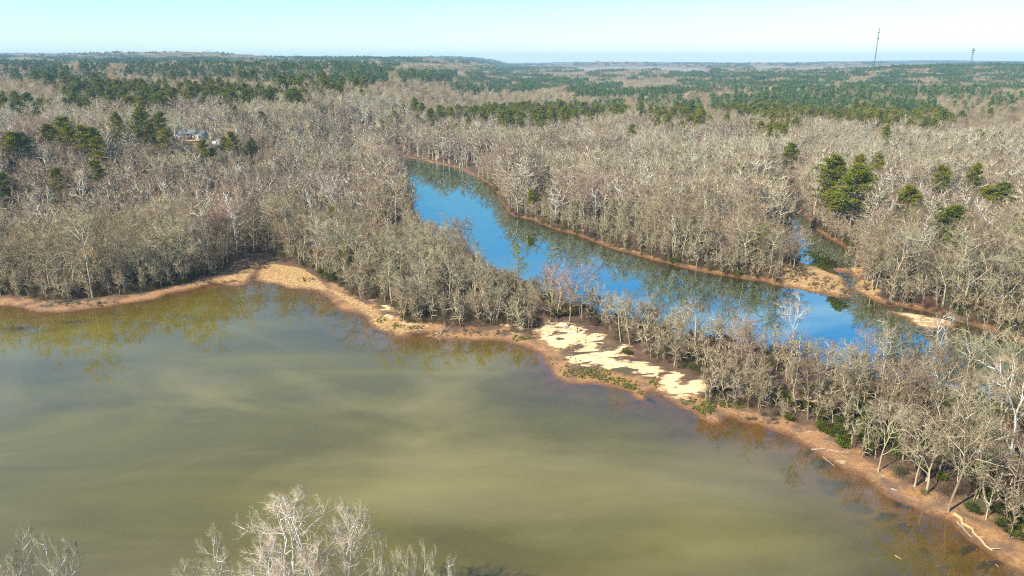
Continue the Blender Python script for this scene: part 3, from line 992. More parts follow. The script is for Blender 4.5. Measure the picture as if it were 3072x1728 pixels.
def jitter(x0, x1, y0, y1, s, seed):
    rng = np.random.RandomState(seed)
    xs = np.arange(x0, x1, s); ys = np.arange(y0, y1, s * .87)
    X, Y = np.meshgrid(xs.astype(float), ys.astype(float))
    X[1::2] += s / 2
    X = X + rng.uniform(-.42, .42, X.shape) * s; Y = Y + rng.uniform(-.42, .42, X.shape) * s
    return X.ravel(), Y.ravel()


def fit(x, y, z, h, hmin=6.5):
    """shorten trees that would stand before open water or the house; 0 = none here"""
    h = h.copy()
    for it in range(9):
        bad = np.zeros(h.shape, bool)
        for fr in (1.0, 0.85):
            u, v_ = project(x, y, z + h * fr)
            for p in VW + [HOUSE_PX]:
                bad |= inside(p, u, v_)
            for dx in (-2.2, 2.2):
                u2, _ = project(x + dx, y, z + h * fr)
                for p in VW:
                    bad |= inside(p, u2, v_) if fr < 1 else False
        if not bad.any(): break
        h[bad] *= 0.86
    h[bad] = 0
    h[h < hmin] = 0
    return h


rng0 = np.random.RandomState(5)
# near woods (single trees) out to 1450 m
X1, Y1 = jitter(-420, 420, 78, 470, 5.3, 1)
X2, Y2 = jitter(-1150, 1150, 470, 1450, 6.6, 2)
TX = np.concatenate([X1, X2]); TY = np.concatenate([Y1, Y2])
rad_t = np.hypot(TX, TY)
keep = (np.abs(TX) < 0.86 * TY + 30) & (rad_t < 1450)
TX, TY, rad_t = TX[keep], TY[keep], rad_t[keep]
TH, TSL, TSR = terrain(TX, TY)
nz = vnoise(TX, TY, 14, 21)
setb = np.where(TX < -10, 10.5, np.where(TX < 35, 8.0, 5.0)) + 2.5 * nz
ok = (TSL > setb) & (TSR > 2.0 + 1.2 * nz) & (TY > 84)
for p in BEACH_CLEAR + [ISLET]:
    ok &= ~inside(p, TX, TY)
ok &= (np.hypot(TX - HOUSE_XY[0], TY - HOUSE_XY[1]) > 19)
# glades: thin the woods a little with clumping
uu0, _ = project(TX, TY, TH)
ok &= (fnoise(TX, TY, 24, 31) > -0.42) | (rad_t > 900)
on_spit = (TSL < 70) & (TSR < 60) & (TY < 330)
ok &= ~on_spit | (rng0.rand(len(TX)) < np.where(uu0 < 1300, .85, np.where(uu0 < 2520, .52, .92)))
TX, TY, TH, TSL, TSR, rad_t = [q[ok] for q in (TX, TY, TH, TSL, TSR, rad_t)]
HT = np.clip(14.6 + 3.8 * rng0.randn(len(TX)) + 3.5 * fnoise(TX, TY, 38, 41), 6.5, 25)
HT *= np.where(np.minimum(TSL, TSR) < 6, 0.88, 1.0)
HT = np.where((TSL < 70) & (TSR < 60) & (TY < 330), HT * np.where(project(TX, TY, TH)[0] > 2520, 1.0, 0.86), HT)
HT = HT * np.where((TSL > 5) & (TSL < 30) & (TX < 40), 1.22, 1.0) * np.where((TSR < 24) & ~((TSL < 70) & (TY < 330)), 1.22, 1.0)
HT = fit(TX, TY, TH, HT)
uu, vv = project(TX, TY, TH + HT * 0.8)
pp = pine_prob(uu, vv)
pp = np.where((rad_t < 700) & (pp < 0.02), np.where((rad_t > 240) & (fnoise(TX, TY, 70, 121) > .1), 0.02, 0.0), pp)
is_p = rng0.rand(len(TX)) < pp
good = HT > 0
infr = (uu > -40) & (uu < 3112) & (vv > 0) & (vv < 1900)
RZ = rng0.rand(len(TX)) * 6.283
typ = rng0.rand(len(TX))           # 0..1 picks kind
redz = vnoise(TX, TY, 22, 51)


def at_top(u, v, h, tmax=9000.0):
    """ground point whose thing of height h has its top at photo pixel (u, v)"""
    d = ray(u, v); d = d / np.hypot(d[0], d[1])
    t = 40.0; last = t
    ts = np.concatenate([np.arange(60, 900, 1.0), np.arange(900, tmax, 6.0)])
    hh, _, _ = terrain(d[0] * ts, d[1] * ts)
    ground_z = np.maximum(hh, 0.0)
    below = (CAM_H + d[2] * ts) <= ground_z + h
    i = int(np.argmax(below)) if below.any() else len(ts) - 1
    return d[0] * ts[i], d[1] * ts[i], hh[i]


def gz(x, y):
    h, _, _ = terrain(np.array([x]), np.array([y]))
    return float(h[0])


ORD = ['first', 'second', 'third', 'fourth', 'fifth', 'sixth', 'seventh', 'eighth', 'ninth', 'tenth', 'eleventh', 'twelfth', 'thirteenth', 'fourteenth']
THINGS = []          # (object, label, u) of repeated things whose labels are settled at the end


def mesh_pair(name, tc_, mats_t, mats_c):
    return tc_[0].mesh(name + '_trunk', [mats_t]), tc_[1].mesh(name + '_crown', list(mats_c)), tall(tc_)


K_BARE = [mesh_pair('bare', b, M_bark, (M_bark, M_twig)) for b in BARE]
K_PALE = [mesh_pair('pale', b, M_bark, (M_bark, M_twig_pale)) for b in BARE]
K_DARK = [mesh_pair('dark', b, M_pbark, (M_pbark, M_twig_dark)) for b in BARE]
K_RED = [mesh_pair('red', BARE[k], M_bark, (M_bark, M_red)) for k in (0, 3, 7)]
K_SYC = [mesh_pair('white', b, M_white, (M_white, M_tan)) for b in SYC]
K_HERO = [mesh_pair('shore', HERO[0], M_white, (M_white, M_rust)), mesh_pair('shore', HERO[1], M_white, (M_white, M_rust)), mesh_pair('shore', HERO[2], M_white, (M_white, M_twig_pale))]
K_PINE = [mesh_pair('pine', b, M_pbark, (M_pbark, M_needle)) for b in PINE]
K_PINES = mesh_pair('pine_sparse', PINE_S, M_pbark, (M_pbark, M_needle))


def plant(name, pair, x, y, z, h, rz, cat, label, group=None, wide=1.0, tilt=None):
    tm, cm_, H0 = pair
    s = h / H0
    o = empty(name, (x, y, z), rz, (s * wide, s * wide, s))
    if tilt: o.rotation_euler = (tilt[0], tilt[1], rz)
    a = bpy.data.objects.new('trunk', tm); b = bpy.data.objects.new('crown', cm_)
    for q in (a, b):
        col.objects.link(q); q.parent = o
    o['category'] = cat
    if group: o['group'] = group
    u, _ = project(x, y, z + h * .6)
    THINGS.append((o, label, float(u)))
    return o


def zone(x, y, sl, sr, u):
    spit = sl < 75 and sr < 75 and y < 330
    if spit and u > 900:
        row = 'on mud edge' if sl < 15 else ('on river edge' if sr < 9 else 'mid-spit')
        if u < 1270: wh = 'near the inlet beach'
        elif u < 1560: wh = 'by the oval sandbar'
        elif u < 2160: wh = 'by the bright sand'
        elif u < 2600: wh = 'facing the peninsula'
        else: wh = 'near the long log'
        return row + ' ' + wh
    if u < 1000:
        return ('fronting' if sl < 22 else 'within') + ' the left shore woods'
    if u > 2300:
        return ('fronting' if sr < 10 else 'within') + ' the woods right of creek'
    return ('fronting' if sr < 10 else 'within') + ' the woods across the river'


FORM = ['twin-stemmed', 'single-stemmed', 'three-stemmed', 'crooked twin-stemmed', 'slender', 'low spreading', 'leaning', 'broad low-forking']

# --- trees one can point at ------------------------------------------------
FORE = [(0, 850, 1440, 26, .3, 'large white-limbed tree with rust-tipped twigs rising from the bottom edge', 'sycamore_tree', 1.05),
        (1, 1018, 1478, 25, 1.9, 'white-limbed tree with a straight leader right of the large bottom-edge tree', 'sycamore_tree', .72),
        (2, 622, 1612, 21, .5, 'upright fan-shaped pale tree left of the large bottom-edge tree', 'bare_tree', .75),
        (2, 20, 1592, 20, 2.2, 'pale tree crown cut by the bottom left corner', 'bare_tree', .5),
        (2, 150, 1598, 20, 4.2, 'pale spiky tree crown just right of the bottom left corner', 'bare_tree', .5),
        (2, 1140, 1616, 20, 3.0, 'pale narrow crown first right of the large bottom-edge tree', 'bare_tree', .42),
        (2, 1238, 1618, 20, 5.0, 'pale narrow crown second right of the large bottom-edge tree', 'bare_tree', .42),
        (2, 1318, 1655, 19, 1.0, 'pale crown farthest right along the bottom edge', 'bare_tree', .42),
        (0, 760, 1640, 22, 2.6, 'dense pale crown below left of the large bottom-edge tree', 'bare_tree', .7),
        (1, 930, 1650, 21, 4.4, 'dense pale crown in front of the large bottom-edge tree', 'bare_tree', .7)]
for k, u, v_, h, rz, lab, nm, wd in FORE:
    zb = 1.0
    for _ in range(4):
        d = ray(u, v_); t = (zb + h - CAM_H) / d[2]
        x, y = d[0] * t, d[1] * t
        zb = max(gz(x, y), 0.0)
    plant(nm, K_HERO[k], x, y, max(zb, 0.0), h, rz, 'tree', lab, 'bare trees along the near shore', wide=wd)

WHITE = [(0, 1612, 448, 23, 'lone white tree with forked top standing across the river'), (1, 1582, 500, 17, 'small white snag-like tree left of the lone white tree across the river'),
         (0, 1470, 412, 20, 'white-branched tree above the upper bend of the river'), (0, 985, 520, 24, 'big white many-limbed tree in the left woods beside the river'),
         (1, 815, 470, 22, 'white tree with two curved stems in the left woods'), (0, 1955, 505, 22, 'white many-limbed tree in the middle of the far woods'),
         (1, 1190, 275, 22, 'far white tree above the river bend'), (0, 1240, 270, 22, 'far white tree with spreading limbs above the river bend'),
         (1, 2455, 520, 23, 'tall white-stemmed tree beside the creek pool'), (0, 2650, 580, 22, 'pale tree between the pine cluster and the round pine'),
         (1, 2960, 650, 26, 'tall straight pale trunk in the right woods'), (1, 2850, 800, 20, 'pale slim tree above the sand islet'), (0, 560, 560, 20, 'pale spreading tree in the left woods above the mud shore'),
         (1, 2250, 470, 22, 'pale tree left of the creek pool'), (0, 2120, 400, 22, 'pale tree below the far dark pine stand')]
for k, u, v_, h, lab in WHITE:
    x, y, zb = at_top(u, v_, h)
    hh, sl, sr = terrain(np.array([x]), np.array([y]))
    if min(sl[0], sr[0]) < 0.5:          # step back onto the bank
        for q in range(60):
            x *= 0.995; y *= 0.995
            hh, sl, sr = terrain(np.array([x]), np.array([y]))
            if min(sl[0], sr[0]) > 1.5: break
    plant('sycamore_tree', K_SYC[k], x, y, float(hh[0]), h, u * .7, 'tree', lab, 'white-barked trees')

def at_base(u, vb, vt):
    g_ = ground(u, vb, .8)
    z_ = gz(*g_)
    r_ = np.hypot(*g_)
    d = ray(u, vt)
    return g_[0], g_[1], z_, CAM_H + d[2] / np.hypot(d[0], d[1]) * r_ - z_


for k, u, vb, vt, lab in ((1, 2378, 1062, 878, 'white-trunked tree standing before open blue water on the spit'), (1, 2640, 1150, 955, 'pale twin-limbed tree on the spit below the sand islet'),
                          (0, 2900, 1190, 915, 'white tree with long leaning limbs at the right edge of the spit'), (1, 3024, 1430, 1010, 'tall pale tree rising at the right edge above green shrubs'),
                          (1, 2880, 1230, 985, 'pale straight-trunked tree on the right part of the spit'), (0, 2780, 1440, 1150, 'many-limbed pale tree above the log on the right bank'), (0, 2845, 1530, 1200, 'pale forked tree right at the head of the long yellow log')):
    x, y, zb, h = at_base(u, vb, vt)
    plant('sycamore_tree', K_SYC[k] if u < 2700 or u > 3000 else K_BARE[3 if k else 0], x, y, zb, h, u * .7, 'tree', lab, 'white-barked trees', wide=.9)
PN = [(2, 2515, 466, 32, 'tall left pine of the big cluster beside the creek', 1.3), (2, 2575, 492, 32, 'right front pine of the big cluster beside the creek', 1.3),
      (1, 2510, 560, 20, 'lower pine at the foot of the big cluster beside the creek', 1.0), (0, 2590, 462, 24, 'pine behind the right side of the big creek cluster', .9),
      (1, 2725, 555, 22, 'round-topped pine right of the big creek cluster', 1.15), (0, 2866, 612, 24, 'single dense pine among bare trees in the right woods', 1.25),
      (1, 2368, 428, 25, 'flat-topped pine on a bare trunk above the creek pool', .95), (0, 2840, 497, 22, 'tiered pine upper right of the round-topped pine', 1.05),
      (0, 2925, 488, 22, 'faint thin pine near the right edge', .9), (3, 2630, 455, 20, 'small pine right behind the big creek cluster', .9),
      (2, 2665, 375, 26, 'tall thin pine below the dark right stand', .9), (1, 2940, 388, 20, 'wide flat pine near the right edge', 1.3), (1, 2998, 395, 19, 'smaller flat pine near the right edge', 1.1),
      (3, 3020, 545, 17, 'bright green low pine touching the right edge', 1.4), (3, 2985, 560, 15, 'bright green low pine just inside the right edge', 1.3),
      (0, 165, 502, 19, 'lone leaning-topped pine in the left woods', 1.0), (3, 278, 482, 18, 'lone round pine in the left woods', 1.1), (3, 8, 520, 18, 'round pine touching the left edge', 1.2),
      (0, 295, 408, 21, 'pine at the lower right end of the left hillside cluster', 1.1), (1, 175, 350, 22, 'umbrella-topped pine crowning the left hillside cluster', 1.3),
      (1, 135, 372, 19, 'yellow-green pine at the left of the hillside cluster', 1.1), (1, 205, 378, 19, 'yellow-green pine in the middle of the hillside cluster', 1.1), (0, 255, 376, 22, 'dense pine in the middle of the left hillside cluster', 1.25), (0, 285, 382, 20, 'dense pine at the right of the left hillside cluster', 1.0),
      (2, 415, 320, 28, 'tall conical pine left of the house', 1.0), (0, 470, 334, 24, 'pine with bare trunk just left of the house', .9), (0, 485, 385, 20, 'low dark pine below left of the house', 1.15), (0, 450, 368, 20, 'yellow-green pine below the tall conical pine', 1.0), (2, 345, 335, 24, 'thin pine left of the tall conical pine', .8),
      (0, 605, 418, 17, 'pine in front of the deck of the house', 1.0), (3, 636, 445, 12, 'small dark pine below right of the house', .9), (0, 700, 395, 20, 'dense pine on the slope right of the house', 1.1), (3, 672, 412, 14, 'yellow-green pine left of the slope pine near the house', 1.0), (2, 753, 412, 17, 'narrow pine farthest right of the house', .8),
      (1, 20, 395, 20, 'pine at the left edge below the hillside cluster', 1.2), (1, 60, 398, 20, 'broad pine near the left edge below the hillside cluster', 1.3), (1, 648, 305, 20, 'flat dark pine on the skyline right above the house', 1.1), (0, 694, 310, 21, 'round dark pine on the skyline right above the house', 1.0), (3, 775, 333, 17, 'small pine alone in grey woods right of the house', .9)]
for k, u, v_, h, lab, wd in PN:
    x, y, zb = at_top(u, v_, h)
    plant('pine_tree', K_PINE[k], x, y, zb, h, u * 1.3, 'pine tree', lab, 'pines standing singly or in clusters', wide=wd * 1.15)
x, y, zb = at_top(1556, 736, 19)
plant('pine_tree', K_PINES, x, y, zb, 19, 1.0, 'pine tree', 'sparse pine with dark needle clumps on the spit against blue water', 'pines standing singly or in clusters')
n_named_pines = len(PN) + 1

# round-crowned tree against the river, leaning trees on the sand
SPECIAL = [(K_BARE[7], 1362, 640, 15, 'round-crowned bare tree jutting out over the blue river', 1.25, None), (K_RED[0], 1285, 668, 11, 'small reddish tree beside the round-crowned tree at the river', 1.0, None),
           (K_RED[2], 2395, 690, 15, 'reddish-brown tree leaning over the creek mouth', 1.2, None)]
for pr, u, v_, h, lab, wd, tl in SPECIAL:
    x, y, zb = at_top(u, v_, h)
    plant('bare_tree', pr, x, y, max(zb, 0.1), h, .6, 'tree', lab, 'bare broadleaf trees', wide=wd)
for u, v_, h, rz, tl, lab in ((1674, 970, 13, .4, (R(-4), R(-38)), 'pale bare tree leaning far over at the top of the bright sand'),
                              (1708, 975, 15, 2.0, (R(-6), R(-22)), 'bare tree with root plate standing on the bright sand'),
                              (1890, 1045, 17, 1.0, (R(0), R(-13)), 'pale tree leaning left at the back of the bright sand'),
                              (2055, 1085, 14, 3.0, (R(0), R(-24)), 'pale tree leaning left behind the right end of the sand')):
    g_ = ground(u, v_, .5)
    plant('bare_tree', K_BARE[3 if h < 16 else 1], g_[0], g_[1], gz(*g_), h, rz, 'tree', lab, 'bare broadleaf trees', tilt=tl)

# --- the nearest trees as things, the rest as woods --------------------------
for o in [o for o, _, _ in THINGS]:
    dd_ = np.hypot(TX - o.location.x, TY - o.location.y)
    good &= dd_ > (4.5 if 'pine' in o.name else 2.6)
    if 'pine' in o.name and o.location.y < 520:      # younger, shorter trees stand on the near side of the lone pines
        r_ = math.hypot(o.location.x, o.location.y)
        al = (TX * o.location.x + TY * o.location.y) / r_ - r_
        ac = np.abs(TX * o.location.y - TY * o.location.x) / r_
        HT = np.where((al < 0) & (al > -45) & (ac < 5.5), np.minimum(HT, 10.0), HT)
bare_i = np.where(good & ~is_p)[0]
bare_i = bare_i[np.argsort(rad_t[bare_i])]
pine_i = np.where(good & is_p)[0]
pine_i = pine_i[np.argsort(rad_t[pine_i])]
vis_b = bare_i[infr[bare_i]][:285]
vis_p = pine_i[infr[pine_i]][:300 - n_named_pines]
for i in vis_b:
    x, y = TX[i], TY[i]
    kb = int(typ[i] * 997) % 8
    red = redz[i] > 0.62
    if red:
        kr = kb % 3; pr = K_RED[kr]; form = FORM[(0, 3, 7)[kr]]
    else:
        tone = int(typ[i] * 7919) % 10
        pr = (K_PALE if tone < 4 else K_DARK if tone > 7 else K_BARE)[kb]; form = FORM[kb]
    size = 'short' if HT[i] < 12 else ('tall' if HT[i] > 16.5 else 'mid-height')
    lab = '%s %s bare %s tree %s' % (size, form, 'reddish' if red else 'pale' if tone < 4 else 'dark' if tone > 7 else 'grey', zone(x, y, TSL[i], TSR[i], uu[i]))
    plant('bare_tree', pr, x, y, TH[i], HT[i], RZ[i], 'tree', lab, 'bare broadleaf trees', wide=0.95 + .2 * typ[i])
for i in vis_p:
    x, y = TX[i], TY[i]
    h = HT[i] * (1.22 if y > 560 else .8)
    u, v_ = uu[i], vv[i]
    if u < 1000:
        wh = ('in the upper-left stand ' if y > 900 else 'in the left hillside stand ') + ('by the left edge' if u < 250 else 'above the house' if u < 600 else 'right of the house' if u < 820 else 'near its right end')
    elif u > 2000:
        wh = 'in the right-hand stand ' + ('at its left end' if u < 2300 else 'left of the masts' if u < 2600 else 'below the masts')
    else:
        wh = 'in the stand beyond the river' + (', left end' if u < 1400 else ', middle' if u < 1700 else ', right end')
    kb = int(typ[i] * 997) % 4
    lab = '%s %s pine %s' % ('tall' if h > 21 else 'low' if h < 17 else 'mid-height', ('broad', 'flat-topped', 'full-crowned', 'small-crowned')[kb], wh)
    plant('pine_tree', K_PINE[kb], x, y, TH[i], h, RZ[i], 'pine tree', lab, 'pines of the stands')

rest_b = np.setdiff1d(bare_i, vis_b); rest_p = np.setdiff1d(pine_i, vis_p)
C_BARE = [combined('wood_bare_%d' % k, b, M_bark, (M_bark, M_twig)) for k, b in enumerate(BARE)]
C_RED = [combined('wood_red_%d' % k, BARE[j], M_bark, (M_bark, M_red)) for k, j in enumerate((0, 3, 7))]
C_TAN = [combined('wood_tan_0', BARE[7], M_bark, (M_bark, M_tan))]
C_SYC = [combined('wood_white_0', SYC_M, M_white, (M_white, M_twig))]


def far_mesh(nm, b, mats):
    return b.mesh(nm, mats)


C_FB = [far_mesh('wood_far_%d' % k, b, [M_bark, M_twig]) for k, b in enumerate(FB)]
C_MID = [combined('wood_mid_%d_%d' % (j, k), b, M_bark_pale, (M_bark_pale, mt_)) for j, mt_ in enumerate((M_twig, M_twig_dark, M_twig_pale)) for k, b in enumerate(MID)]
kinds = C_BARE + C_RED + C_TAN + C_SYC + C_FB + C_MID          # 8 + 3 + 1 + 1 + 4 + 8
KH = [tall(b) for b in BARE] + [tall(BARE[j]) for j in (0, 3, 7)] + [tall(BARE[7]), tall(SYC_M)] + [17] * 4 + [tall(b) for b in MID] * 3
ids = np.zeros(len(TX), int)
ids[:] = (typ * 997).astype(int) % 8
ids[redz > 0.68] = 8 + (typ[redz > 0.68] * 997).astype(int) % 3
ids[(typ > .975)] = 11
ids[(typ < .045)] = 12
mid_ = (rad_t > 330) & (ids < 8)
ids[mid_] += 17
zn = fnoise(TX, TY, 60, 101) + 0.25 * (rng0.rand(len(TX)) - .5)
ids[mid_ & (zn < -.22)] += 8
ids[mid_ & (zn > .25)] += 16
farm = rad_t > 820
ids[farm] = 13 + (typ[farm] * 997).astype(int) % 4
KHa = np.array(KH)
# woodland clumps beyond
XC, YC = jitter(-6200, 6200, 1380, 6700, 36, 4)
rc = np.hypot(XC, YC)
kc = (rc > 1440) & (rc < 6900) & (np.abs(XC) < 0.84 * YC + 60)
XC, YC, rc = XC[kc], YC[kc], rc[kc]
HC = hills(XC, YC)
uc, vc = project(XC, YC, HC + 14)
fld = np.zeros(len(XC), bool)
for p in FIELDS:
    fld |= inside(p, uc, vc) & (rc > 1900)
pc = pine_prob(uc, vc)
nzc = fnoise(XC, YC, 420, 61)
auto = (pc < 0.02)
pc = np.where(auto, np.where(nzc > 0.3, 0.42, 0.07), pc * 0.8)
open_ = auto & (fnoise(XC, YC, 500, 71) > 0.66) & (rc > 2600)
kpine = np.random.RandomState(8).rand(len(XC)) < pc
kk = ~fld & ~open_
XC, YC, HC, kpine, nzc = XC[kk], YC[kk], HC[kk], kpine[kk], nzc[kk]
CL_B = [clump(200 + k, 'bare', 38, 36).mesh('wood_clump_%d' % k, [M_bark, M_twig]) for k in range(3)]
CL_P = [clump(210 + k, ('pine', 'mix')[k], 38, 36).mesh('pine_clump_%d' % k, [M_bark, M_twig, M_pbark, M_needle2]) for k in range(2)]
CL_P.append(clump(214, 'mix', 38, 36).mesh('pine_clump_2', [M_bark, M_twig, M_pbark, M_needle2]))
rc2 = np.random.RandomState(3)
bsel = ~kpine
P_b = np.concatenate([np.stack([TX[rest_b], TY[rest_b], TH[rest_b]], -1), np.stack([XC[bsel], YC[bsel], HC[bsel] - .5], -1)])
scatter('bare_woodland', P_b, np.concatenate([RZ[rest_b], rc2.rand(bsel.sum()) * 6.28]),
        np.concatenate([HT[rest_b] / KHa[ids[rest_b]], rc2.uniform(.9, 1.2, bsel.sum())]),
        np.concatenate([ids[rest_b], len(kinds) + rc2.randint(0, 3, bsel.sum())]), kinds + CL_B,
        'grey-brown leafless winter woodland covering the land to the horizon', 'woodland')
C_PN = [combined('stand_pine_%d' % k, b, M_pbark, (M_pbark, M_needle)) for k, b in enumerate(PINE)]
C_FP = [b.mesh('stand_far_%d' % k, [M_pbark, M_needle2]) for k, b in enumerate(FP)]
pid = np.where(rad_t > 1000, 4 + (typ * 997).astype(int) % 3, (typ * 997).astype(int) % 4)
PH = np.array([b[2] for b in PINE] + [21, 23, 18])
P_p = np.concatenate([np.stack([TX[rest_p], TY[rest_p], TH[rest_p]], -1), np.stack([XC[kpine], YC[kpine], HC[kpine] - .5], -1)])
scatter('pine_woodland', P_p, np.concatenate([RZ[rest_p], rc2.rand(kpine.sum()) * 6.28]),
        np.concatenate([HT[rest_p] * 1.22 / PH[pid[rest_p]], rc2.uniform(.85, 1.15, kpine.sum())]),
        np.concatenate([pid[rest_p], 7 + rc2.randint(0, 3, kpine.sum())]), C_PN + C_FP + CL_P,
        'dark green pine woods in bands across the middle and far distance', 'woodland')


# ------------------------------------------------------------------ undergrowth, shrubs, grass
def bush(seed, h, n, rad_, twig=0.02):
    rng = np.random.RandomState(seed)
    m = MB()
    a = rng.rand(n) * 6.28; el = rng.uniform(.4, 1.45, n)
    D = np.stack([np.cos(a) * np.cos(el), np.sin(a) * np.cos(el), np.sin(el)], -1)
    B = np.stack([rng.normal(0, rad_ * .4, n), rng.normal(0, rad_ * .4, n), rng.uniform(-.1, h * .45, n)], -1)
    m.cones(B, B + D * rng.uniform(.35, .75, (n, 1)) * h, twig, 0)
    return m


def shrub(seed, h, r, n):
    rng = np.random.RandomState(seed)
    m = MB()
    for k in range(5):
        p = np.array([0, 0, -.1]); e = np.array([rng.normal(0, r * .4), rng.normal(0, r * .4), h * .7])
        m.tube([p, (p + e) / 2 + rng.normal(0, .1, 3), e], [.05, .04, .02], 3, 0)
    for k in range(n):
        a = rng.rand() * 6.28; q = rng.rand() ** .5 * r
        c = np.array([q * math.cos(a), q * math.sin(a), h * (0.25 + .65 * rng.rand() * (1 - .5 * q / r))])
        needle_tufts(m, rng, c, 34, .5, .36, .28, .10, 1)
    return m


def split_shrub(seed, h, r, n):
    m = shrub(seed, h, r, n)
    st, lf = MB(), MB()
    f = np.array(m.f); mi = np.array(m.mi); V = np.array(m.v)
    for mb, s in ((st, 0), (lf, 1)):
        ff = f[mi == s]; us = np.unique(ff); mp2 = np.full(len(V), -1); mp2[us] = np.arange(len(us))
        mb.v = [tuple(q) for q in V[us]]; mb.f = [tuple(q) for q in mp2[ff]]; mb.mi = [0] * len(ff)
    return st, lf


U_B = [bush(300, 2.4, 120, 1.3, .024).mesh('brush_0', [M_brush]), bush(301, 3.6, 150, 1.4, .026).mesh('brush_1', [M_brush]), bush(302, 1.6, 100, 1.7, .024).mesh('brush_2', [M_brush])]
U_S = [shrub(310, 2.2, 1.3, 22).mesh('evergreen_0', [M_brush, M_leaf]), shrub(311, 3.0, 1.2, 24).mesh('evergreen_1', [M_brush, M_leaf])]
sap = bare_tree(320, H=7, r0=.06, split=.5, leaders=2, n1=6, n2=4, n3=3, n4=2, spread=.25, clear=.15, twig=.016, l4=.7)
U_T = [combined('sapling_0', sap + (7,), M_bark, (M_bark, M_twig))]
sap2 = bare_tree(321, H=9, r0=.08, split=.4, leaders=3, n1=4, n2=4, n3=3, n4=2, spread=.25, lean=.15, clear=.15, twig=.016, l4=.7)
U_T.append(combined('sapling_1', sap2 + (9,), M_bark, (M_bark, M_twig)))
UX, UY = jitter(-330, 330, 84, 480, 2.7, 77)
EX, EY = jitter(-330, 330, 84, 480, 1.7, 78)
_, esl, esr = terrain(EX, EY)
ke = ((esl > 6) & (esl < 20) & (EX < 60)) | ((esr > .3) & (esr < 7))
UX = np.concatenate([UX, EX[ke]]); UY = np.concatenate([UY, EY[ke]])
ku = np.abs(UX) < 0.84 * UY + 20
UX, UY = UX[ku], UY[ku]
UH, USL, USR = terrain(UX, UY)
nu = vnoise(UX, UY, 9, 81)
ru = np.random.RandomState(9)
su = np.where(UX < -10, 8.0, np.where(UX < 35, 7.0, 4.3)) + 2.2 * nu
ku = (USL > su) & (USR > .3) & (ru.rand(len(UX)) < .8)
for p in BEACH_CLEAR + [ISLET]:
    ku &= ~inside(p, UX, UY)
UX, UY, UH, USL, USR = [q[ku] for q in (UX, UY, UH, USL, USR)]
hs_u = ru.uniform(.6, 1.25, len(UX))
uq = ru.rand(len(UX))
ev = vnoise(UX, UY, 16, 91) + np.where((UX > 62) & (UY < 150), .95, 0) + np.where((UX > 42) & (UY < 150), .2, 0) + np.where((USR < 14) & (USL < 60), .35, 0)
uid = np.where(uq < .58, ru.randint(0, 3, len(UX)), np.where(uq < .68, 3 + ru.randint(0, 2, len(UX)), 5 + ru.randint(0, 2, len(UX))))
uid = np.where((ev > .62) & (uq < .62), 3 + ru.randint(0, 2, len(UX)), uid)
uid = np.where((uid >= 3) & (uid < 5) & (ev < -.1), 0, uid)
fh = fit(UX, UY, UH, np.where(uid >= 5, 8.0 * hs_u, 2.4 * hs_u), hmin=.3)
kq = fh > 0
hs_u = np.where(uid >= 5, fh / 8.0, hs_u)
scatter('undergrowth', np.stack([UX, UY, UH], -1)[kq], ru.rand(kq.sum()) * 6.28, hs_u[kq], uid[kq], U_B + U_S + U_T,
        'brown brush, saplings and evergreen thicket under the bare trees', 'undergrowth')

st_m, lf_m = [q.mesh('shrub_part_%d' % k, [m]) for k, (q, m) in enumerate(zip(split_shrub(330, 2.6, 1.6, 34), (M_brush, M_leaf)))]
SH = [(2950, 1370, 1.0), (2990, 1400, 1.1), (3040, 1440, 1.25), (2930, 1420, .9), (2975, 1450, 1.2), (3010, 1480, 1.0), (3055, 1500, 1.2), (2960, 1500, .9), (3000, 1540, 1.0), (3050, 1560, 1.2), (3065, 1620, 1.1), (3020, 1590, .9),
      (2110, 1122, .9), (2075, 1110, .7), (1880, 1065, .7), (2940, 1330, .8), (2050, 1040, .8), (1995, 985, 1.2)]
for k, (u, v_, s) in enumerate(SH):
    g_ = ground(u, v_, .6)
    o = empty('evergreen_shrub', (g_[0], g_[1], gz(*g_)), k * 1.1, s)
    for nm, m_ in (('stems', st_m), ('foliage', lf_m)):
        q = bpy.data.objects.new(nm, m_); col.objects.link(q); q.parent = o
    o['category'] = 'shrub'; o['group'] = 'evergreen shrubs on the spit'
    THINGS.append((o, '%s leafy green shrub %s' % ('large' if s > 1.15 else 'small' if s < .95 else 'mid-sized', 'on the bank above the fallen log at right' if k < 12 or k == 15 else 'at the back of the bright sand'), u))

gp, gr_, gs_ = [], [], []
rg = np.random.RandomState(12)
for u, v_, a, b, n in GRASS_PX:
    for k in range(n):
        if rg.rand() < .35: continue
        q = rg.rand() ** .8 * 1.35; t = rg.rand() * 6.28
        g_ = ground(u + a * q * math.cos(t) + rg.normal(0, 2), v_ + b * q * math.sin(t), .35)
        gp.append(g_)
gp = np.array(gp)
ghh, gsl, gsr = terrain(gp[:, 0], gp[:, 1])
kg = (gsl > .8) & (gsr > .5)
rd_ = []
for u, v_, a, b, n in ((2390, 830, 60, 22, 170), (2470, 858, 50, 22, 150), (2530, 880, 22, 9, 50), (2595, 822, 22, 8, 50), (2600, 868, 26, 12, 60), (640, 850, 90, 10, 60), (760, 800, 50, 14, 60), (250, 915, 180, 10, 90), (1420, 1000, 150, 10, 70), (2300, 1262, 90, 14, 60), (1330, 970, 160, 20, 60)):
    for k in range(n):
        q = rg.rand() ** .6; t = rg.rand() * 6.28
        rd_.append(ground(u + a * q * math.cos(t), v_ + b * q * math.sin(t), .35))
rd_ = np.array(rd_)
dh_, dl_, dr_ = terrain(rd_[:, 0], rd_[:, 1])
kd_ = (dl_ > .6) & (dr_ > .4)
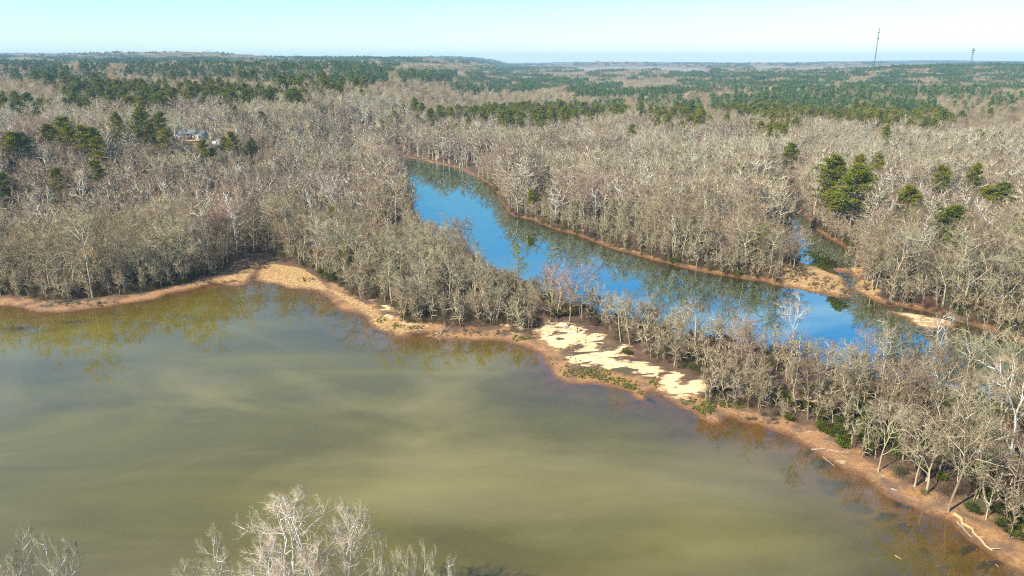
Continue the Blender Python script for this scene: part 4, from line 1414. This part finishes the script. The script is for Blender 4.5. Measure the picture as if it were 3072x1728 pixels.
dm_ = [bush(342, .6, 45, .4, .02).mesh('dry_0', [M_brush]), bush(343, .45, 40, .5, .02).mesh('dry_1', [M_tan]), bush(344, 1.0, 50, .5, .02).mesh('dry_2', [M_brush])]
scatter('dry_grass', np.stack([rd_[kd_, 0], rd_[kd_, 1], dh_[kd_]], -1), rg.rand(kd_.sum()) * 6, rg.uniform(.5, 1.3, kd_.sum()), rg.randint(0, 3, kd_.sum()), dm_,
        'dry brown grass and stalks over the mud banks and peninsula', 'grass')
gm = [bush(340, .55, 60, .22, .022).mesh('tuft_0', [M_grass]), bush(341, .8, 70, .3, .024).mesh('tuft_1', [M_grass])]
scatter('grass', np.stack([gp[kg, 0], gp[kg, 1], ghh[kg]], -1), rg.rand(kg.sum()) * 6, rg.uniform(.35, .95, kg.sum()), rg.randint(0, 2, kg.sum()), gm,
        'dark green grass tufts scattered over the sandy shore', 'grass')


# ------------------------------------------------------------------ driftwood
def log(label, a, b, r, mat, stubs=3, seed=0, lift=0.0, za=None, branchy=False):
    p = ground(*a, .3); q = ground(*b, .3)
    za_ = gz(*p) if za is None else za
    zb_ = gz(*q)
    base = np.array([p[0], p[1], max(za_, 0) + r * .6])
    end = np.array([q[0], q[1], max(zb_, 0) + r * .4 + lift])
    rng = np.random.RandomState(seed)
    n = 7
    pts = [base + (end - base) * i / n + (rng.normal(0, .09 * np.linalg.norm(end - base) / 4, 3) * np.array([1, 1, .3]) if 0 < i < n else 0) - base for i in range(n + 1)]
    m = MB()
    m.tube(pts, [r * (1 - .55 * i / n) for i in range(n + 1)], 7, 0, False)
    o = empty('fallen_log' if not branchy else 'fallen_tree', tuple(base))
    link('trunk', m.mesh('log', [mat], True), None, o)
    L_ = np.linalg.norm(end - base)
    for k in range(stubs):
        t = rng.uniform(.3, .98)
        c, d = along(pts, t)
        dd = swing(rng, d, R(rng.uniform(30, 65)), rng.rand() * 6.28); dd[2] = abs(dd[2]) * (1.3 if branchy else .6)
        ln = L_ * rng.uniform(.12, .3) * (1.6 if branchy else 1)
        bm_ = MB(); bl = polyline(rng, c, dd, ln, 4, .2, .02)
        bm_.tube(bl, [r * .38 * (1 - .75 * i / 4) for i in range(5)], 5, 0)
        if branchy:
            for z in range(4):
                c2, d2 = along(bl, rng.uniform(.3, .95))
                bm_.tube(polyline(rng, c2, swing(rng, d2, R(45), rng.rand() * 6.28), ln * .45, 3, .15, .05), [r * .16, r * .12, r * .08, .01], 3, 0)
        link('branch', bm_.mesh('log_branch', [mat]), None, o)
    tag(o, label, 'fallen tree' if branchy else 'log', 'driftwood along the shores')
    return o


log('long yellow barkless log lying along the bank in the bottom right', (2862, 1546), (2978, 1652), .34, M_logy, 2, 1)
log('dark thin log beside the long yellow barkless log', (2872, 1566), (2915, 1612), .13, M_log, 1, 2)
log('pale log lying across the mud below the right spit trees', (2434, 1346), (2478, 1347), .16, M_log, 1, 3)
log('short pale log angled above the mud of the right spit', (2478, 1340), (2500, 1325), .15, M_log, 0, 4)
log('thin forked pale log on the mud of the right spit', (2480, 1352), (2545, 1362), .13, M_log, 3, 5)
log('thin branch hanging from the mud edge into the lake', (2470, 1368), (2505, 1396), .09, M_log, 2, 6)
log('small white log alone on the right mud bank', (2672, 1469), (2690, 1474), .17, M_log, 0, 7)
log('small pale log at the tree line of the right bank', (2625, 1413), (2650, 1412), .15, M_log, 0, 8)
log('thin stick floating in the lake at the lower right', (2686, 1662), (2707, 1675), .08, M_log, 1, 9, za=-.02)
log('thin stick in the shallows at the bottom right corner', (2988, 1688), (2998, 1698), .07, M_log, 1, 10, za=-.02)
log('fallen tree with bare branches beside the oval sandbar', (1318, 1006), (1337, 988), .13, M_log, 6, 11, lift=2.0, branchy=True)
log('dead branchy limb reaching into the lake by the oval sandbar', (1308, 1008), (1322, 1022), .10, M_log, 4, 12, branchy=True)
log('long pale log lying across the top of the bright sand', (1650, 988), (1740, 1000), .2, M_log, 2, 13)
log('short dark log on the sand below the long pale log', (1722, 1030), (1745, 1036), .14, M_log, 2, 14)
log('pale log on the dark ground at the left of the sand', (1533, 1000), (1562, 1008), .14, M_log, 0, 15)
log('fallen pale tree at the tree line of the left shore', (292, 822), (350, 850), .2, M_log, 6, 16, lift=1.5, branchy=True)
log('bare fallen tree top on the left mud shore', (430, 880), (375, 862), .18, M_log, 7, 17, lift=2.0, branchy=True)
log('fallen branches on the red bank of the creek pool', (2335, 602), (2365, 585), .22, M_log, 5, 18, lift=3.0, branchy=True)
log('fallen tree lying out over the upper river bank', (1300, 488), (1255, 472), .25, M_log, 4, 19, lift=1.0, branchy=True)
log('pale sticks on the dark ground near the right edge', (2932, 1255), (2960, 1264), .16, M_log, 2, 20)
log('bleached fallen limbs by the mouth of the creek', (2690, 868), (2620, 852), .2, M_log, 6, 21, lift=2.0, branchy=True)

def twiglet(seed, L_, n):
    rng = np.random.RandomState(seed); m = MB()
    for k in range(n):
        a = rng.rand() * 6.28; c = np.array((rng.normal(0, .5), rng.normal(0, .5), .05))
        m.tube(polyline(rng, c, (math.cos(a), math.sin(a), rng.uniform(0, .12)), L_ * rng.uniform(.4, 1.2), 3, .18, 0), [.04, .035, .025, .01], 4, 0)
    return m.mesh('debris_%d' % seed, [M_log])


DX, DY = jitter(-330, 330, 84, 330, 3.2, 88)
DH, DSL, DSR = terrain(DX, DY)
rk = np.random.RandomState(31)
kd2 = (((DSL > -.2) & (DSL < 10)) | ((DSR > 0) & (DSR < 3))) & (rk.rand(len(DX)) < .5) & (np.abs(DX) < .8 * DY)
scatter('drift_twigs', np.stack([DX[kd2], DY[kd2], np.maximum(DH[kd2], 0)], -1), rk.rand(kd2.sum()) * 6.28, rk.uniform(.4, 1.3, kd2.sum()), rk.randint(0, 3, kd2.sum()),
        [twiglet(1, 1.4, 3), twiglet(2, 2.4, 2), twiglet(3, .9, 5)], 'small drift twigs and sticks strewn along the mud banks', 'debris')

# stump with roots on the sand
g_ = ground(1703, 988, .5)
st = empty('tree_stump', (g_[0], g_[1], gz(*g_)))
m = MB(); m.tube([np.array((0, 0, -.2)), np.array((0.02, 0, .5)), np.array((.05, .02, 1.3))], [.62, .45, .38], 9, 0, False)
link('trunk', m.mesh('stump', [M_pbark], True), None, st)
for k in range(6):
    m = MB(); a = k * 1.05
    m.tube([np.array((.3 * math.cos(a), .3 * math.sin(a), .35)), np.array((.9 * math.cos(a), .9 * math.sin(a), .25)), np.array((1.6 * math.cos(a + .3), 1.6 * math.sin(a + .3), .0))], [.16, .11, .03], 5, 0)
    link('root', m.mesh('root', [M_pbark], True), None, st)
tag(st, 'dark undercut stump with spreading roots at the top of the sand', 'stump')
g_ = ground(1731, 1003, .5)
st = empty('dead_snag', (g_[0], g_[1], gz(*g_)))
m = MB(); m.tube([np.array((0, 0, -.2)), np.array((0.03, 0, .9)), np.array((.1, .02, 1.9))], [.24, .19, .12], 7, 0, False)
link('trunk', m.mesh('snag', [M_pbark], True), None, st)
m = MB(); m.tube([np.array((.03, 0, 1.2)), np.array((.3, .1, 1.7)), np.array((.5, .15, 2.3))], [.09, .06, .01], 5, 0)
link('branch', m.mesh('snag_branch', [M_pbark], True), None, st)
tag(st, 'short dark broken trunk standing on the sand', 'snag')


# ------------------------------------------------------------------ house on the hill
def box(mb, x0, x1, y0, y1, z0, z1_, mi=0):
    b = len(mb.v)
    mb.v += [(x0, y0, z0), (x1, y0, z0), (x1, y1, z0), (x0, y1, z0), (x0, y0, z1_), (x1, y0, z1_), (x1, y1, z1_), (x0, y1, z1_)]
    for f in ((0, 2, 1), (0, 3, 2), (4, 5, 6), (4, 6, 7), (0, 1, 5), (0, 5, 4), (1, 2, 6), (1, 6, 5), (2, 3, 7), (2, 7, 6), (3, 0, 4), (3, 4, 7)):
        mb.f.append(tuple(b + i for i in f)); mb.mi.append(mi)


def gable_wall(mb, x0, x1, y0, y1, z0, ze, zr):
    b = len(mb.v); xm = (x0 + x1) / 2
    for y in (y0, y1):
        mb.v += [(x0, y, z0), (x1, y, z0), (x1, y, ze), (xm, y, zr), (x0, y, ze)]
    F = [(0, 1, 2), (0, 2, 4), (4, 2, 3), (5, 7, 6), (5, 9, 7), (9, 8, 7), (0, 4, 9), (0, 9, 5), (1, 6, 7), (1, 7, 2)]
    for f in F:
        mb.f.append(tuple(b + i for i in f)); mb.mi.append(0)


def slab_roof(mb, x0, x1, y0, y1, ze, zr, t=.15, ov=.4):
    xm = (x0 + x1) / 2; k = (zr - ze) / (xm - x0)
    for sgn in (-1, 1):
        xe = xm + sgn * ((x1 - x0) / 2 + ov); z_e = ze - k * ov
        b = len(mb.v)
        for y in (y0 - ov, y1 + ov):
            mb.v += [(xe, y, z_e + .03), (xm, y, zr + .03), (xm, y, zr + .03 + t), (xe, y, z_e + .03 + t)]
        for f in ((0, 1, 2), (0, 2, 3), (4, 6, 5), (4, 7, 6), (3, 2, 6), (3, 6, 7), (0, 5, 1), (0, 4, 5), (0, 3, 7), (0, 7, 4), (1, 5, 6), (1, 6, 2)):
            mb.f.append(tuple(b + i for i in f)); mb.mi.append(0)


M_cream = plain('siding_cream', (0.50, 0.49, 0.42), .7, .3, var=.05)
M_green = plain('siding_greygreen', (0.36, 0.44, 0.38), .7, .3, var=.06)
M_roofb = plain('roof_metal_bluegrey', (0.17, 0.21, 0.26), .75, .2, var=.08)
M_deck = plain('deck_orange_wood', (0.66, 0.28, 0.12), .75, .2, var=.12)
M_dark = plain('wood_dark_brown', (0.09, 0.06, 0.05), .8, .2)  # dark brown wood of the mid wall, deck skirt and shed door
M_glass = plain('window_glass', (0.03, 0.045, 0.06), .08, .5, var=.05)
M_trim = plain('trim_white', (0.8, 0.79, 0.75), .6, .3, var=.03)
hz = gz(*HOUSE_XY)
hs_ = empty('house', (HOUSE_XY[0], HOUSE_XY[1], hz - .3), R(4))


def wing(x0, x1, y0, y1, ze, zr, mat):
    m = MB(); gable_wall(m, x0, x1, y0, y1, 0, ze, zr)
    return link('wall', m.mesh('wing_wall', [mat]), None, hs_)


def house_win(parent, x, y, z, w_, h_):
    fr = MB(); box(fr, x - w_ / 2 - .12, x + w_ / 2 + .12, y - .10, y + .06, z - .12, z + h_ + .12)
    f = link('window', fr.mesh('window_frame', [M_trim]), None, hs_)
    pn = MB(); box(pn, x - w_ / 2, x + w_ / 2, y - .16, y - .06, z, z + h_)
    link('pane', pn.mesh('window_pane', [M_glass]), None, f)


W1 = wing(-9.5, -4.4, -2, 7, 4.0, 5.8, M_cream)
W2 = wing(4.0, 9.2, -1.5, 7, 4.2, 5.9, M_green)
m = MB(); box(m, -4.4, 4.0, .5, 8, 0, 4.1); link('wall', m.mesh('mid_wall', [M_dark]), None, hs_)
for (x0, x1, y0, y1, ze, zr) in ((-9.5, -4.4, -2, 7, 4.0, 5.8), (4.0, 9.2, -1.5, 7, 4.2, 5.9)):
    m = MB(); slab_roof(m, x0, x1, y0, y1, ze, zr); link('roof', m.mesh('wing_roof', [M_roofb]), None, hs_)
m = MB(); b = 0
m.v += [(-4.9, -.4, 4.1), (4.3, -.4, 4.1), (4.3, 8.6, 4.1), (-4.9, 8.6, 4.1), (-3.4, 4, 6.9), (2.8, 4, 6.9)]
for f in ((0, 1, 5), (0, 5, 4), (1, 2, 5), (2, 3, 4), (2, 4, 5), (3, 0, 4), (0, 2, 1), (0, 3, 2)):
    m.f.append(f); m.mi.append(0)
link('roof', m.mesh('mid_roof', [M_roofb]), None, hs_)
for x, y, z, w_, h_ in ((-8.2, -2, 1.3, 1.2, 1.5), (-5.8, -2, 1.3, 1.1, 1.5), (6.6, -1.5, 1.6, 1.3, 1.5), (-2.5, .5, 1.0, 1.4, 2.0), (0.0, .5, 1.0, 1.4, 2.0)):
    house_win(hs_, x, y, z, w_, h_)
m = MB(); box(m, 1.4, 2.5, .38, .55, .9, 3.0); link('door', m.mesh('house_door', [M_cream]), None, hs_)
dk = MB(); box(dk, -3.8, 9.8, -6.5, -1.56, .1, .35)
dko = link('deck', dk.mesh('deck_floor', [M_deck]), None, hs_)
for k in range(7):
    m = MB(); x = -3.6 + k * 2.2; box(m, x, x + .18, -6.4, -6.2, -3.0, 1.35); link('post', m.mesh('deck_post', [M_deck]), None, dko)
m = MB(); box(m, -3.8, 9.8, -6.54, -6.44, 1.16, 1.28); link('rail', m.mesh('deck_rail', [M_deck]), None, dko)
m = MB(); box(m, -3.8, 9.8, -6.3, -6.1, -.7, .06); link('skirt', m.mesh('deck_skirt', [M_dark]), None, dko)
for k in range(3):
    m = MB(); x = 2.6 + k * .7; box(m, x, x + .2, -.6, -.4, .36, 4.0); link('porch_post', m.mesh('porch_post', [M_cream]), None, hs_)
tag(hs_, 'pale house with blue-grey roof and orange deck among trees on the left hill', 'house')
# outbuilding roof and the bare orange yard lower on the slope
x, y, zb = at_top(655, 418, 3.2)
sh = empty('shed', (x, y, zb - .2), R(-12))
m = MB(); gable_wall(m, -3.4, 3.4, -2.2, 2.2, 0, 2.3, 3.2); link('wall', m.mesh('shed_wall', [M_trim]), None, sh)
m = MB(); slab_roof(m, -3.4, 3.4, -2.2, 2.2, 2.3, 3.2); link('roof', m.mesh('shed_roof', [plain('roof_pale_metal', (.52, .47, .46), .5, .4)]), None, sh)
m = MB(); box(m, -.5, .5, -2.27, -2.17, .1, 2.0); link('door', m.mesh('shed_door', [M_dark]), None, sh)
tag(sh, 'small grey-roofed shed on the slope right of the house', 'shed')


# ------------------------------------------------------------------ masts and pylons
M_steel = plain('mast_steel', (0.07, 0.085, 0.10), .6, .4, var=.1)
M_galv = plain('pylon_galvanised', (0.50, 0.55, 0.58), .5, .5, var=.08)
M_ant = plain('antenna_dark', (0.05, 0.06, 0.07), .6, .3)


def lattice(mb, h, w0, w1, n, r, sides=4, z0=0.0):
    ring = []
    for i in range(n + 1):
        t = i / n; w_ = w0 + (w1 - w0) * t
        ring.append([np.array((w_ / 2 * math.cos(2 * math.pi * (k + .5) / sides), w_ / 2 * math.sin(2 * math.pi * (k + .5) / sides), z0 + h * t)) for k in range(sides)])
    for k in range(sides):
        mb.tube([ring[0][k], ring[-1][k]], [r, r * .8], 4, 0, False)
    for i in range(n):
        for k in range(sides):
            a, b_ = ring[i][k], ring[i + 1][(k + 1) % sides]
            if i % 2: a, b_ = ring[i][(k + 1) % sides], ring[i + 1][k]
            mb.tube([a, b_], [r * .55, r * .55], 3, 0, False)
            mb.tube([ring[i + 1][k], ring[i + 1][(k + 1) % sides]], [r * .5, r * .5], 3, 0, False)


def place_mast(u, vtop, dist):
    d = ray(u, vtop); d = d / np.hypot(d[0], d[1])
    x, y = d[0] * dist, d[1] * dist
    zt = CAM_H + d[2] * dist
    zb = float(hills(np.array([x]), np.array([y]))[0])
    return x, y, zb, zt - zb


x, y, zb, h = place_mast(2639, 84, 2500)
mo = empty('radio_mast', (x, y, zb))
m = MB(); lattice(m, h - 8, 2.4, 2.4, 44, .30, 3); link('lattice_shaft', m.mesh('mast_shaft', [M_steel]), None, mo)
m = MB(); m.tube([np.array((0, 0, h - 9.)), np.array((0, 0, float(h)))], [.5, .35], 6, 0, False); link('top_pole', m.mesh('mast_pole', [M_steel]), None, mo)
for k, zz in enumerate((h - 30, h - 12, h - 4)):
    m = MB()
    for j in range(3):
        a = j * 2.1 + k
        rr = (2.6, 1.8, 1.6)[k]
        b0 = np.array((rr * math.cos(a), rr * math.sin(a), zz))
        m.tube([np.array((0, 0, zz + 1.)), b0 + np.array((0, 0, 1.))], [.15, .15], 4, 0, False)
        box(m, b0[0] - .5, b0[0] + .5, b0[1] - .5, b0[1] + .5, zz - (2.2 if k == 0 else 1.2), zz + (2.6 if k == 0 else 1.4))
    link('antenna', m.mesh('mast_antenna', [M_ant]), None, mo)
for j in range(3):
    for fz in (.55, .92):
        a = j * 2.094 + .4
        m = MB(); m.tube([np.array((0, 0, h * fz)), np.array((h * .55 * math.cos(a), h * .55 * math.sin(a), -2.))], [.03, .03], 3, 0, False)
        link('guy_wire', m.mesh('guy_wire', [M_steel]), None, mo)
tag(mo, 'tall thin guyed radio mast rising above the right horizon', 'radio mast')

x, y, zb, h = place_mast(2922, 143, 2900)
mo = empty('cell_tower', (x, y, zb))
m = MB(); lattice(m, h - 1, 9.0, 1.9, 16, .30, 3); link('lattice_shaft', m.mesh('tower_shaft', [M_steel]), None, mo)
for k, (zz, rr, hh) in enumerate(((h - 1.5, 3.2, 1.4), (h - 8, 4.0, 3.0), (h - 14.5, 2.6, 2.0))):
    m = MB()
    for j in range(9):
        a = j * .698
        c = (rr * math.cos(a), rr * math.sin(a))
        box(m, c[0] - .4, c[0] + .4, c[1] - .4, c[1] + .4, zz - hh / 2, zz + hh / 2)
        m.tube([np.array((0, 0, zz)), np.array((c[0], c[1], zz))], [.15, .15], 3, 0, False)
    link('antenna_ring', m.mesh('tower_antenna', [M_ant]), None, mo)
tag(mo, 'shorter cell tower with antenna rings near the right edge of the horizon', 'cell tower')


def pylon(u, v_, H, label):
    x, y, zb = at_top(u, v_, H)
    o = empty('power_pylon', (x, y, zb), .25)
    s = H / 36.0
    m = MB(); lattice(m, 17 * s, 8 * s, 2.6 * s, 5, .2, 4); link('base_lattice', m.mesh('pylon_base', [M_galv]), None, o)
    for sg in (-1, 1):
        m = MB()
        pts = [np.array((sg * 0.8 * s, 0, 17 * s)), np.array((sg * 4.6 * s, 0, 27 * s)), np.array((sg * 4.2 * s, 0, 31 * s)), np.array((sg * 5.2 * s, 0, 36 * s))]
        m.tube(pts, [.55 * s, .6 * s, .6 * s, .15 * s], 4, 0, False)
        link('fork_arm', m.mesh('pylon_arm', [M_galv]), None, o)
    m = MB(); m.tube([np.array((-10.5 * s, 0, 30.5 * s)), np.array((-4 * s, 0, 31.5 * s)), np.array((4 * s, 0, 31.5 * s)), np.array((10.5 * s, 0, 30.5 * s))], [.25 * s, .7 * s, .7 * s, .25 * s], 4, 0, False)
    link('cross_arm', m.mesh('pylon_cross', [M_galv]), None, o)
    for xx in (-9.5, 0, 9.5):
        m = MB(); m.tube([np.array((xx * s, 0, 30.6 * s)), np.array((xx * s, 0, 27 * s))], [.22 * s, .22 * s], 5, 0, False)
        link('insulator', m.mesh('insulator', [M_ant]), None, o)
    tag(o, label, 'power pylon', 'power pylons on the left hills')


pylon(256, 196, 19, 'nearer pale forked power pylon in front of dark pines at the upper left')
pylon(407, 191, 19, 'farther small power pylon right of the nearer one at the upper left')

# ------------------------------------------------------------------ settle repeated labels
byl = {}
for o, lab, u in THINGS:
    byl.setdefault(lab, []).append((u, o))
for lab, lst in byl.items():
    lst.sort(key=lambda q: q[0])
    n = len(lst)
    for k, (u, o) in enumerate(lst):
        if n == 1: o['label'] = lab
        elif n <= 14:
            o['label'] = lab + (', leftmost of these' if k == 0 else ', rightmost of these' if k == n - 1 else ', %s from left' % ORD[k])
        else: o['label'] = lab

# ------------------------------------------------------------------ air
hb = MB(); box(hb, -13900, 13900, -13900, 13900, -5.0, 215.0)
hm = bpy.data.materials.new('haze_air'); hm.use_nodes = True
hm.node_tree.nodes.clear()
ho = hm.node_tree.nodes.new('ShaderNodeOutputMaterial')
pv_ = hm.node_tree.nodes.new('ShaderNodeVolumePrincipled')
pv_.inputs['Color'].default_value = (0.52, 0.80, 1.0, 1)
pv_.inputs['Density'].default_value = 0.00010
pv_.inputs['Anisotropy'].default_value = 0.1
hm.node_tree.links.new(pv_.outputs[0], ho.inputs['Volume'])
tag(link('haze', hb.mesh('haze', [hm])), 'thin blue haze over the far country', 'haze', kind='stuff')
